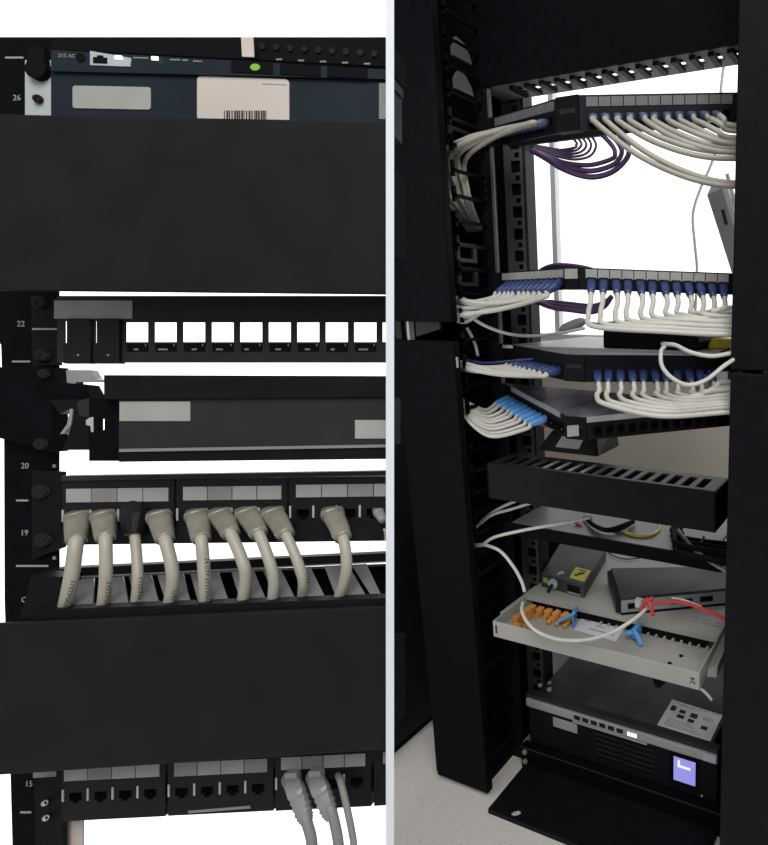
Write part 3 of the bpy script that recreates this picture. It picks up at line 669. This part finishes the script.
for i in range(3):
    loop([(530, 288), (536, 300+i), (550, 307-i*2.5), (570, 310-i*3), (592, 312-i*3), (605, 306-i*2), (612, 296)], 1.06+.008*i, .005,
         f'purple cable, {ORD[i]} from the bottom slung behind the eye-level panel', 'purple cables behind the eye-level panel')
for i in range(3):
    loop([(534, 284), (538, 272+i*2), (552, 265+i*2.3), (572, 265+i*2.2), (592, 269+i*1.2), (606, 276)], 1.06+.008*i, .003,
         f'purple cable, {ORD[i]} from the top arching over the eye-level label strip', 'purple cables behind the eye-level panel')

# ================================================================== SHELVES AND DEVICES
sh = thing('shelf', 'grey metal shelf above the navy-booted panel, carrying a black box', 'shelf', (XC, 1.1, .98))
part('shelf_plate', MB().box(RL+.03, RR-.03, .975, 1.3, .981, .985), 'graytop', sh)
part('front_lip', MB().box(RL+.02, RR-.01, .972, .975, .979, .985), 'steel', sh)
bx = thing('black_box', 'low black box with a tapered end standing on the grey shelf', 'device', (-.43, 1.03, .985))
bpoly = [(-.525, .985), (-.325, .985), (-.318, 1.0), (-.33, 1.02), (-.315, 1.035)]
prof = [(-.518, .9855), (-.34, .9855), (-.328, 1.0), (-.332, 1.012), (-.318, 1.028), (-.38, 1.022), (-.42, 1.026), (-.518, 1.034)]
part('box_body', MB().hexa([(x, .98, z) for x, z in prof], [(x, 1.14, z) for x, z in prof]), 'black', bx, bevel=.002)
part('box_foot', MB().box(-.51, -.495, .985, 1.0, .985, .9862), 'deep', bx)
solo('yellow_packet', 'small yellow packet lying at the right end of the grey shelf', 'packet', MB().box(-.335, -.275, 1.05, 1.12, .985, 1.003), 'yellow', bevel=.002)
fr = thing('inline_coupler', 'dark oval cable coupler lying on the grey shelf', 'cable coupler', tuple(atY(572, 327, 1.02)))
part('coupler_body', MB().tube([atY(x, y, 1.02) for x, y in ((561, 331), (565, 329), (572, 326), (580, 322.5), (585, 321))], lambda t: .004+.007*math.sin(PI*min(1, max(0, t*.95+.05)))**.6, 12), 'thingrey', fr, smooth=True)
part('coupler_tail', MB().tube([atY(x, y, 1.02) for x, y in ((584, 322), (592, 323), (602, 324), (612, 326))], .0022), 'thingrey', fr, smooth=True)
# junction boxes behind right
jb = thing('junction_box', 'pale junction box with a dark socket behind the loose white loop', 'junction box', (-.31, .965, .90))
for x0, x1, z0, z1, m_ in ((-.36, -.335, .935, .955, 'frame'), (-.335, -.30, .91, .945, 'thingrey'), (-.305, -.272, .935, .952, 'frame'), (-.292, -.28, .885, .935, 'frame'), (-.30, -.27, .885, .905, 'frame')):
    part('box_shell', MB().box(x0, x1, .968, .985, z0, z1), m_, jb, bevel=.001)
part('socket', MB().box(-.308, -.293, .964, .968, .905, .922), 'deep', jb)
# black power adapter with white label and a red plug
pw = thing('power_adapter', 'black power adapter with a white label above the slotted duct', 'power adapter', (-.60, 1.05, .76))
part('adapter_body', MB().hexa([(-.69, 1.0, .765), (-.545, 1.0, .765), (-.545, 1.1, .765), (-.69, 1.1, .765)], [(-.665, 1.02, .805), (-.56, 1.02, .805), (-.555, 1.1, .812), (-.665, 1.1, .812)]), 'plastic', pw, bevel=.004)
a_ = [(-.645, 1.0055, .7745), (-.59, 1.0055, .7745), (-.583, 1.0165, .796), (-.635, 1.0165, .796)]
part('white_label', MB().hexa([(x, y-.002, z+.001) for x, y, z in a_], [(x, y-.0035, z+.002) for x, y, z in a_]), 'paper', pw)
solo('red_plug', 'small red plug end poking out under the lowest angled panel', 'plug', MB().box(-.672, -.64, .99, 1.01, .818, .834), 'red', bevel=.003)

# slotted horizontal duct
hd = thing('slotted_duct', 'black horizontal cable duct with a slotted top, across the middle of the open rack', 'cable duct', (XC, .95, .686))
DX0, DX1 = -.737, -.272
part('duct_front', MB().box(DX0, DX1, .9, .904, .686, .759), 'black2', hd, bevel=.001)
hs = [(DX0+.018+k*.0272, DX0+.034+k*.0272, .914, .968) for k in range(16)]
part('duct_top', MB().holes(DX0, DX1, .904, .985, .754, .758, hs), 'panelgrey', hd)
part('duct_rear', MB().box(DX0, DX1, .981, .985, .686, .754), 'deep', hd)
part('duct_end', MB().box(DX1, DX1+.003, .9, .985, .686, .758), 'black', hd)
part('duct_end', MB().box(DX0-.003, DX0, .9, .985, .686, .758), 'black', hd)
lc = MB(); 
for k in (3, 4, 5, 6): lc.box(DX0+.036+k*.0272, DX0+.044+k*.0272, .914, .968, .758, .7586)
part('bright_finger', lc, 'steel', hd)

# black shelf with coils
s2 = thing('shelf', 'black metal shelf with coiled wires, under the slotted duct', 'shelf', (XC, 1.1, .60))
part('shelf_plate', MB().box(RL+.03, RR-.03, .953, 1.22, .61, .614), 'graytop', s2)
part('front_lip', MB().box(RL+.02, RR-.005, .948, .953, .592, .617), 'black', s2)
part('rivet', MB().cyl((-.36, 1.02, .614), (-.36, 1.02, .617), .004, 10), 'deep', s2)
far_cable([atY(x, y, Y) for x, y, Y in ((575, 522, 1.0), (590, 533, .99), (608, 535, .99), (620, 530, 1.0), (626, 522, 1.02))], .003, 'red', 'dark red wire sagging over the lip of the black shelf', None)
pts = [(624, 524), (622, 530), (632, 535), (648, 536), (658, 531), (660, 525)]
far_cable([atZ(x, y, .617) for x, y in pts], .0028, 'yellow', 'yellow wire coiled in a half ring on the black shelf', None)
for i in range(3):
    far_cable([atZ(x, y, .62+.004*i) for x, y in ((584+i*3, 517), (592, 525-i), (606, 531-i), (622, 529-i*2), (634, 522-i))], .003, 'black2', f'black wire, {ORD[i]} of three coiled at the left of the black shelf', 'black wires at the left of the black shelf')
for i in range(5):
    far_cable([atZ(x, y, .622+.006*(i % 3)) for x, y in ((680+i, 523+5*i), (672+i, 530+5*i), (680, 537+4*i), (700, 541+4*i), (735, 545+5*i))], .0055, 'black', f'thick black power cord, {ORD[i]} from the top at the right of the black shelf', 'black power cords at the right of the black shelf')
far_cable([atY(x, y, Y) for x, y, Y in ((678, 530, .99), (684, 538, .97), (694, 549, .95), (708, 560, .93), (724, 570, .92), (742, 580, .92))], .0035, 'thingrey', 'grey cable slanting down across the black power cords', None)
far_cable([atY(x, y, Y) for x, y, Y in ((704, 536, .98), (700, 546, .97), (697, 552, .96))], .0028, 'thingrey', 'short grey tie standing between the black power cords', None)
far_cable([atY(x, y, Y) for x, y, Y in ((709, 526, .96), (706, 523, .96), (707, 519, .97), (712, 514, .98))], .003, 'steel', 'small bright hook below the right end of the slotted duct', None)
# white cables from the left manager at mid height
far_cable([atY(x, y, Y) for x, y, Y in ((468, 544, .94), (480, 546, .93), (495, 537, .93), (530, 529, .94), (565, 523, .96), (592, 517, .98))], .0034, 'white', 'white cable rising right from the left manager to the black shelf', None)
far_cable([atY(x, y, Y) for x, y, Y in ((468, 545, .945), (484, 545, .93), (500, 551, .925), (513, 566, .92), (521, 580, .915), (525, 592, .91))], .0034, 'white', 'white cable curving down from the left manager to the grey tray', None)
far_cable([atY(x, y, .96) for x, y in ((476, 528), (486, 517), (500, 508), (518, 500))], .0032, 'white', 'upper of two pale cables fanning out under the slotted duct', None)
far_cable([atY(x, y, .955) for x, y in ((480, 524), (492, 515), (512, 509), (534, 502))], .0032, 'white', 'lower of two pale cables fanning out under the slotted duct', None)

# ================================================================== FIBRE TRAY
tr = thing('fibre_tray', 'putty-grey pull-out fibre tray with orange and blue fittings, tilted out of the rack', 'fibre tray', (XC, .95, .393))
TX0, TX1, TY = -.734, -.288, .885
part('front_lip', MB().box(TX0, TX1, TY, TY+.003, .393, .428), 'putty', tr, bevel=.0008)
part('tray_floor', MB().box(TX0, TX1, TY+.003, 1.0, .4, .403), 'putty', tr)
hs = [(TX0+.02, TX1-.02, .975, .99)]
part('end_wall', MB().box(TX1-.003, TX1, TY+.003, 1.05, .393, .428), 'putty', tr)
part('end_wall', MB().box(TX0, TX0+.003, TY+.003, 1.05, .393, .428), 'putty', tr)
part('cover_plate', MB().hexa([(TX0, 1.0, .428), (TX1, 1.0, .428), (TX1, 1.06, .428), (TX1-.008, 1.07, .428), (TX1-.008, 1.3, .428), (TX0+.008, 1.3, .428), (TX0+.008, 1.07, .428), (TX0, 1.06, .428)], [(TX0, 1.0, .431), (TX1, 1.0, .431), (TX1, 1.06, .431), (TX1-.008, 1.07, .431), (TX1-.008, 1.3, .431), (TX0+.008, 1.3, .431), (TX0+.008, 1.07, .431), (TX0, 1.06, .431)]), 'putty', tr)
part('cover_edge', MB().box(TX0, TX1, .997, 1.0, .42, .431), 'putty', tr)
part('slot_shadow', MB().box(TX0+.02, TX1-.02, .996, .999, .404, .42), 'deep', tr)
for k in range(14): 
    x = TX0+.19+k*.018
    part('coupler_pin', MB().box(x, x+.005, .988, .996, .403, .410), 'label', tr, bevel=.0005)
part('slide_rail', MB().hexa([(TX1, .93, .39), (TX1+.018, .935, .39), (TX1+.018, 1.08, .40), (TX1, 1.08, .40)], [(TX1, .93, .405), (TX1+.018, .935, .415), (TX1+.018, 1.08, .425), (TX1, 1.08, .425)]), 'putty', tr, bevel=.002)
part('slide_rail', MB().box(TX0-.016, TX0, .93, 1.06, .405, .42), 'putty', tr)
hl = MB()
for x, y in ((.0, 0), (.012, .03)): 
    cx, cy = -.36+x, .925+y; hl.cyl((cx, cy, .403), (cx, cy, .4036), .0045, 12)
part('round_hole', hl, 'deep', tr)
part('lip_mark', text_mb('24', .014, (TX1-.012, TY-.0005, .409), (0, 0, 1), (-1, 0, 0)), 'ink', tr)
part('lip_mark', MB().box(TX0+.006, TX0+.01, TY-.0006, TY, .402, .42), 'ink', tr)
mt = MB()
for k in range(2):
    for j in range(3): mt.box(-.36+j*.024, -.342+j*.024, 1.035+.012*k, 1.04+.012*k, .431, .4314)
part('printed_note', mt, 'mark', tr)
# fittings in the tray
def fit(name, label, cat, boxes, m, group=None, yaw=0, bev=.0012):
    mb = MB()
    for b in boxes: mb.box(*b)
    return solo(name, label, cat, mb, m, group=group, bevel=bev)
G = 'orange fibre fittings in the grey tray'
fit('fibre_clip', 'orange fibre clip in the left front corner of the grey tray', 'fibre clip', [(-.712, -.698, .92, .935, .4035, .424), (-.705, -.685, .905, .918, .4035, .415), (-.70, -.69, .935, .96, .4035, .43)], 'orange', G)
for k in range(5):
    x = -.71+k*.021
    fit('fibre_adapter', f'orange fibre adapter, {ORD[k]} from the left along the back slot of the tray', 'fibre adapter', [(x, x+.014, .97, .986, .4035, .42), (x+.003, x+.011, .962, .97, .4035, .414)], 'orange', G)
fit('fibre_clip', 'small orange fitting lying loose near the front of the tray', 'fibre clip', [(-.678, -.664, .918, .93, .4035, .412)], 'orange', G)
for k in range(3):
    a = atZ(548+k*8, 623+k*2, .408); b = atZ(562+k*8.5, 606+k*2.5, .412)
    far_cable([a, (a+b)/2, b], .0045, 'orange', f'orange fibre sleeve, {ORD[k]} from the left leaning beside the blue bracket', 'orange fibre sleeves in the grey tray', name='fibre_sleeve', cat='fibre sleeve')
bA = thing('blue_bracket', 'blue triangular plastic bracket standing left of the paper card', 'bracket', tuple(atZ(574, 628, .404)))
a, b, c = atZ(556, 625, .404), atZ(574, 629, .404), atZ(578, 612, .404)
part('bracket_leaf', MB().hexa([b, c, c+Vector((0, 0, .02)), b+Vector((0, 0, .038))], [b+Vector((-.003, 0, 0)), c+Vector((-.003, 0, 0)), c+Vector((-.003, 0, .02)), b+Vector((-.003, 0, .038))]), 'lblue', bA)
part('bracket_arm', MB().tube([a+Vector((0, 0, .004)), b+Vector((0, 0, .034))], .0035, 8, smooth=False), 'lblue', bA)
part('bracket_foot', MB().tube([b+Vector((0, 0, .036)), c+Vector((.004, .006, .01))], .0035, 8, smooth=False), 'lblue', bA)
bB = thing('blue_clip', 'blue hooked plastic clip standing right of the paper card', 'clip', tuple(atZ(640, 645, .404)))
p_ = [atZ(626, 634, .42), atZ(633, 632, .425), atZ(637, 636, .42), atZ(641, 646, .405)]
part('clip_hook', MB().loft(spline([Vector(q) for q in p_], 4), [.010]*13, [.006]*13, (1, 0, 0)), 'lblue', bB, smooth=True)
part('clip_arm', MB().box(p_[1].x-.004, p_[1].x+.006, p_[1].y, p_[1].y+.03, .41, .43), 'lblue', bB, bevel=.001)
cds = [atZ(574, 630, .404), atZ(616, 642, .404), atZ(628, 622, .404), atZ(586, 611, .404)]
cd_ = thing('paper_card', 'white printed paper card lying in the grey tray', 'paper card', tuple(cds[0]))
part('card_sheet', MB().hexa(cds, [q+Vector((0, 0, .0012)) for q in cds]), 'paper', cd_)
ln = MB()
def onq(u, v): return cds[0].lerp(cds[1], u).lerp(cds[3].lerp(cds[2], u), v)
for u0, u1, v in ((.3, .9, .75), (.35, .7, .62), (.1, .25, .5), (.1, .25, .85), (.4, .6, .4), (.3, .9, .2)):
    q = [onq(u0, v), onq(u1, v), onq(u1, v+.05), onq(u0, v+.05)]; ln.hexa([x+Vector((0, 0, .0012)) for x in q], [x+Vector((0, 0, .0016)) for x in q])
part('printed_lines', ln, 'mark', cd_)
# white cable looping over the front lip
far_cable([atY(x, y, Y) for x, y, Y in ((523, 602, .925), (522, 611, .90), (528, 623, .88), (540, 633, .872), (560, 639.5, .87), (585, 640, .87), (605, 635, .872), (622, 627, .88), (638, 616, .905), (646, 609, .93))], .0036, 'white', 'white cable sagging in a long arc over the front of the grey tray', None, n=10)
# red cable
rc = far_cable([atY(x, y, Y) for x, y, Y in ((648, 603, .955), (660, 603, .95), (680, 602, .945), (700, 608, .935), (724, 619, .925), (745, 632, .92))], .0035, 'red', 'red cable running right from the small black network box', None)
far_cable([atY(x, y, Y) for x, y, Y in ((672, 598, .97), (680, 599, .965), (690, 602, .96), (702, 607, .95))], .0018, 'white', 'thin white lead lying along the red cable', None)
rk = thing('red_clip', 'red splayed cable clip at the plug of the red cable', 'clip', tuple(atY(648, 606, .955)))
part('clip_jaw', MB().tube([atY(640, 610, .95), atY(646, 602, .952), atY(653, 598, .955)], .0042), 'red', rk, smooth=True)
part('clip_jaw', MB().tube([atY(653, 616, .945), atY(651, 606, .95), atY(646, 598, .955)], .0042), 'red', rk, smooth=True)
part('white_plug', MB().box(*sorted((atY(636, 605, .96).x, atY(642, 605, .96).x)), .955, .965, atY(640, 607, .96).z, atY(640, 599, .96).z), 'ear', rk, label='white plug body')

# media converter with yellow sticker
def tilted_box(name, label, cat, c4, z0, z1, m, **k):
    return [Vector((q.x, q.y, z0)) for q in c4], [Vector((q.x, q.y, z1)) for q in c4]
zt = .462
q = [atZ(541, 574, zt), atZ(584, 585.5, zt), atZ(606, 549, zt), atZ(562, 540, zt)]
mc = thing('media_converter', 'small black converter box with a yellow sticker on the grey tray cover', 'media converter', (q[0].x, q[0].y, .431))
bo = [Vector((a.x, a.y, .4315)) for a in q]
part('converter_body', MB().hexa(bo, q), 'dusty', mc, bevel=.0015)
def onq2(Q, u, v): return Q[0].lerp(Q[1], u).lerp(Q[3].lerp(Q[2], u), v)
s_ = [onq2(q, u, v) for u, v in ((.62, .08), (.96, .08), (.96, .36), (.62, .36))]
st = part('yellow_sticker', MB().hexa(s_, [x+Vector((0, 0, .0008)) for x in s_]), 'yellow', mc)
g = MB()
for u0, u1, v0, v1 in ((.2, .45, .25, .4), (.5, .75, .55, .7), (.35, .6, .4, .6), (.25, .8, .78, .86)):
    e = [onq2(s_, u, v)+Vector((0, 0, .0008)) for u, v in ((u0, v0), (u1, v0), (u1, v1), (u0, v1))]; g.hexa(e, [x+Vector((0, 0, .0004)) for x in e])
part('printed_symbol', g, 'ink', st)
def onface(Q0, Q1, z0, z1, us, vs, out):     # strip on a vertical face between two bottom corners
    d = (Q1-Q0); n = Vector((d.y, -d.x, 0)).normalized()
    P = lambda u, v, o: Vector((Q0.x+d.x*u, Q0.y+d.y*u, z0+(z1-z0)*v))+n*o
    return MB().hexa([P(us[0], vs[0], 0), P(us[1], vs[0], 0), P(us[1], vs[1], 0), P(us[0], vs[1], 0)], [P(us[0], vs[0], out), P(us[1], vs[0], out), P(us[1], vs[1], out), P(us[0], vs[1], out)])
part('port', onface(bo[0], bo[1], .4315, zt, (.62, .9), (.25, .75), .0008), 'deep', mc)
part('port_rim', onface(bo[0], bo[1], .4315, zt, (.62, .92), (.1, .22), .001), 'steel', mc)
part('green_sticker', onface(bo[0], bo[1], .4315, zt, (.05, .16), (.4, .8), .0008), 'green', mc)
part('green_sticker', onface(bo[0], bo[1], .4315, zt, (.24, .38), (.45, .8), .0008), 'green', mc)
wp = thing('white_plug', 'white plug with dark strain relief in the front of the converter box', 'plug', tuple(atZ(556, 582, .445)))
part('plug_body', MB().tube([atZ(563, 575, .454), atZ(557, 580, .450), atZ(552, 585, .446)], .012, 8), 'ear', wp)
part('strain_relief', MB().tube([atZ(552, 585, .446), atZ(548, 592, .437)], .004, 8, smooth=False), 'plastic', wp)

# small network box (black lid, silver front)
zt = .470
q = [atZ(620, 597, zt), atZ(728, 585, zt), atZ(735, 562, zt), atZ(609, 566, zt)]
q = [atZ(621, 598, zt), atZ(730, 588, zt), atZ(728, 566, zt), atZ(611, 568, zt)]
nb = thing('network_box', 'flat black network box with silver front on the right of the grey tray', 'network switch', (q[0].x, q[0].y, .431))
bo = [Vector((a.x, a.y, .436)) for a in q]
part('box_lid', MB().hexa([Vector((a.x, a.y, zt-.006)) for a in q], q), 'dusty', nb, bevel=.001)
part('box_base', MB().hexa(bo, [Vector((a.x, a.y, zt-.0065)) for a in q]), 'silver', nb, bevel=.001)
part('port', onface(bo[0], bo[1], .436, zt-.007, (.06, .18), (.3, .75), .001), 'deep', nb)
part('port', onface(bo[0], bo[1], .436, zt-.007, (.45, .65), (.35, .7), .001), 'deep', nb)
part('port', onface(bo[0], bo[1], .436, zt-.007, (.72, .84), (.3, .75), .001), 'deep', nb)
part('foot_pad', MB().hexa([Vector((a.x, a.y, .431)) for a in q], [Vector((a.x, a.y, .436)) for a in q]), 'deep', nb)
e0, e1 = q[0], q[3]
part('side_wing', MB().hexa([Vector((e0.x-.012, e0.y, .436)), Vector((e0.x, e0.y, .436)), Vector((e1.x, e1.y, .436)), Vector((e1.x-.01, e1.y, .436))], [Vector((e0.x-.012, e0.y, .46)), Vector((e0.x, e0.y, .466)), Vector((e1.x, e1.y, .466)), Vector((e1.x-.01, e1.y, .46))]), 'plastic', nb)
cs = [atZ(624, 566, .4316), atZ(655, 571, .4316), atZ(660, 560, .4316), atZ(626, 556, .4316)]
solo('white_note', 'white slip of paper behind the flat black network box', 'paper', MB().hexa([c+Vector((0, .06, 0)) for c in cs], [c+Vector((0, .06, .001)) for c in cs]), 'paper')
far_cable([atZ(x, y, .436) for x, y in ((606, 548), (612, 555), (625, 559), (640, 558))], .0015, 'black2', 'thin black lead between the converter box and the paper slip', None)

# ================================================================== POWER UNIT (UPS)
up = thing('power_unit', 'black rack power unit with silver trim and violet screen at the rack foot', 'power unit', (XC, 1.0, .064))
UX0, UX1, UY = -.740, -.289, 1.0
part('case', MB().box(UX0+.012, UX1-.012, UY+.012, UY+.42, .064, .188), 'dusty', up, bevel=.002)
part('bezel', MB().box(UX0-.003, UX1+.003, UY-.004, UY+.012, .064, .190), 'black2', up, bevel=.004)
part('trim_cap', MB().box(UX0-.004, UX1+.004, UY-.008, UY+.012, .184, .193), 'panelgrey', up, bevel=.002)
part('silver_trim', MB().box(UX0-.003, UX1+.003, UY-.012, UY-.004, .163, .184), 'silver', up, bevel=.003)
part('trim_end', MB().box(UX1-.026, UX1+.001, UY-.0128, UY-.0115, .165, .183), 'ear', up, bevel=.001)
part('trim_underline', MB().box(UX0+.12, UX0+.30, UY-.011, UY-.004, .158, .163), 'silver', up)
for k in range(6): part('trim_key', MB().box(UX0+.125+k*.021, UX0+.140+k*.021, UY-.0127, UY-.0118, .169, .179), 'plastic', up)
part('brand_mark', text_mb('APC', .012, (UX0+.265, UY-.0128, .1735), (1, 0, 0), (0, 0, 1)) if False else MB().box(UX0+.256, UX0+.262, UY-.0127, UY-.0118, .169, .178).box(UX0+.264, UX0+.270, UY-.0127, UY-.0118, .169, .178).box(UX0+.272, UX0+.277, UY-.0127, UY-.0118, .169, .178), 'led', up)  # brand print given a glow of its own
part('pull_handle', MB().box(UX0+.065, UX0+.128, UY-.006, UY-.0035, .127, .151), 'silver', up, bevel=.001)
part('vent_slot', MB().box(UX0+.063, UX0+.13, UY-.0058, UY-.0034, .122, .1265), 'deep', up)
for cidx, (x0, x1) in enumerate(((.172, .235), (.245, .315))):
    for k in range(6): part('vent_slot', MB().box(UX0+x0, UX0+x1, UY-.0052, UY-.004, .085+k*.0125, .0915+k*.0125), 'deep' , up)
for cidx, (x0, x1) in enumerate(((.172, .235), (.245, .315))):
    vr = MB()
    for k in range(6): vr.box(UX0+x0, UX0+x1, UY-.0056, UY-.004, .0915+k*.0125, .0928+k*.0125)
    part('vent_rib', vr, 'panelgrey', up)
sc = part('screen', MB().box(UX1-.092, UX1-.044, UY-.0062, UY-.004, .092, .148), 'screen', up, label='lit violet screen')
part('screen_text', MB().box(UX1-.083, UX1-.078, UY-.0068, UY-.0062, .126, .142).box(UX1-.078, UX1-.055, UY-.0068, UY-.0062, .126, .131), 'screen2', sc)
part('screen_bezel', MB().holes(UX1-.1, UX1-.036, .085, .155, 0, .0015, [(UX1-.092, UX1-.044, .092, .148)]).map(lambda x, y, z: (x, UY-.0042-z, y)), 'black', up)
part('power_lamp', MB().cyl((UX1-.03, UY-.004, .074), (UX1-.03, UY-.006, .074), .002, 8), 'ear', up)
lq = [Vector((-.421, 1.018, .1885)), Vector((-.302, 1.016, .1885)), Vector((-.301, 1.100, .1885)), Vector((-.421, 1.106, .1885))]
lb = thing('instruction_sheet', 'white pictured instruction sheet lying on top of the power unit', 'sheet', tuple(lq[0]))
part('sheet', MB().hexa(lq, [v+Vector((0, 0, .0008)) for v in lq]), 'paper', lb)
g = MB(); g2 = MB()
for u0, u1, v0, v1 in ((.06, .16, .62, .8), (.24, .36, .62, .74), (.24, .38, .44, .56), (.46, .6, .58, .74), (.46, .58, .4, .52), (.74, .86, .3, .42)):
    e = [onq2(lq, u, v)+Vector((0, 0, .0008)) for u, v in ((u0, v0), (u1, v0), (u1, v1), (u0, v1))]; g.hexa(e, [x+Vector((0, 0, .0004)) for x in e])
for u0, u1, v in ((.15, .5, .9), (.55, .75, .93), (.8, .96, .94), (.7, .9, .7), (.7, .9, .64), (.1, .6, .3), (.1, .65, .22), (.1, .7, .14), (.1, .8, .08)):
    e = [onq2(lq, u, w_)+Vector((0, 0, .0008)) for u, w_ in ((u0, v), (u1, v), (u1, v+.022), (u0, v+.022))]; g2.hexa(e, [x+Vector((0, 0, .0004)) for x in e])
part('printed_picture', g, 'panelgrey', lb); part('printed_lines', g2, 'mark', lb)
ft = thing('rack_screws', 'scatter of bright loose cage nuts on the left corner of the power unit', 'fasteners', (-.72, 1.03, .194))
ft['kind'] = 'stuff'
nz = MB()
for x, y, s_ in ((-.728, 1.03, .006), (-.712, 1.045, .005), (-.70, 1.02, .006), (-.69, 1.035, .005), (-.715, 1.022, .004)): nz.box(x, x+s_, y, y+s_, .1885, .1885+s_*1.2)
bpy.data.objects.remove(ft)
random.seed(5)
for i, (x, y, s_) in enumerate(((-.728, 1.028, .007), (-.712, 1.045, .006), (-.700, 1.022, .008))):
    n_ = solo('cage_nut', ['bright cage nut nearest the left end of the power unit top', 'bright cage nut lying farthest back on the power unit top', 'bright cage nut lying rightmost of three on the power unit top'][i], 'cage nut', MB().holes(x, x+s_, y, y+s_, .1885, .1885+s_*.8, [(x+s_*.3, x+s_*.7, y+s_*.3, y+s_*.7)]), 'ear', group='loose cage nuts on the power unit')
for o_ in [o for o in COL.objects if o.name.split('.')[0] in ('power_unit', 'instruction_sheet', 'cage_nut')]:
    o_.location.x += .004 if o_.name.startswith('power') else -.003; o_.location.z -= .006
solo('white_lead', 'short white lead hanging from the right end of the grey tray', 'cable', MB().tube([atY(x, y, .93) for x, y in ((700, 688), (706, 693), (712, 700))], .0028), 'white', smooth=True)
solo('black_latch', 'black latch hanging under the front of the grey tray', 'latch', MB().hexa([atY(652, 676, .90), atY(668, 680, .90), atY(660, 688, .90), atY(655, 687, .90)], [atY(652, 676, .90)+Vector((0, .01, 0)), atY(668, 680, .90)+Vector((0, .01, 0)), atY(660, 688, .90)+Vector((0, .01, 0)), atY(655, 687, .90)+Vector((0, .01, 0))]), 'black')

# ================================================================== AGAINST THE WINDOW
ap = thing('wall_bracket', 'grey slanted metal arm seen against the bright window at right', 'metal arm', tuple(atY(720, 240, 1.5)))
def py(x, y, Y): return atY(x, y, Y)
fr_ = [(707, 193), (719, 185), (735, 240), (760, 330), (748, 330)]
fr_ = [(707, 195), (722, 188), (756, 300), (741, 302)]
arm_f = part('arm_face', MB().hexa([py(x, y, 1.5) for x, y in fr_], [py(x, y, 1.5)+Vector((0, .03, 0)) for x, y in fr_]), 'silver', ap)
tp = [(707, 195), (711, 186), (725, 182), (722, 188)]
part('arm_cap', MB().hexa([py(x, y, 1.5) for x, y in tp], [py(x, y, 1.5)+Vector((0, .03, 0)) for x, y in tp]), 'frame', ap)
sd_ = [(722, 188), (725, 182), (760, 296), (756, 300)]
part('arm_side', MB().hexa([py(x, y, 1.5) for x, y in sd_], [py(x, y, 1.5)+Vector((0, .03, 0)) for x, y in sd_]), 'frame', ap)
mk_ = [(721, 210), (724, 209), (728, 224), (725, 225)]
part('arm_slot', MB().hexa([py(x, y, 1.499) for x, y in mk_], [py(x, y, 1.499)+Vector((0, -.001, 0)) for x, y in mk_]), 'ink', ap)
far_cable([Vector((-.60, 1.96, 2.72)), Vector((-.60, 1.96, 2.2))]+[atY(x, y, 1.94) for x, y in ((724, 40), (724, 62), (721, 90), (718, 140), (711, 165), (700, 190), (693, 215), (695, 245), (697, 268), (696, 300), (694, 325))], .0056, 'white', 'thin white cord hanging before the bright window', None, n=6, name='cord', cat='cord')
far_cable([atY(x, y, 1.515) for x, y in ((727, 174), (731, 188), (734, 200), (735, 210), (733, 222))], .0055, 'white', 'short white cord above the grey slanted arm', None, n=6, name='cord', cat='cord')
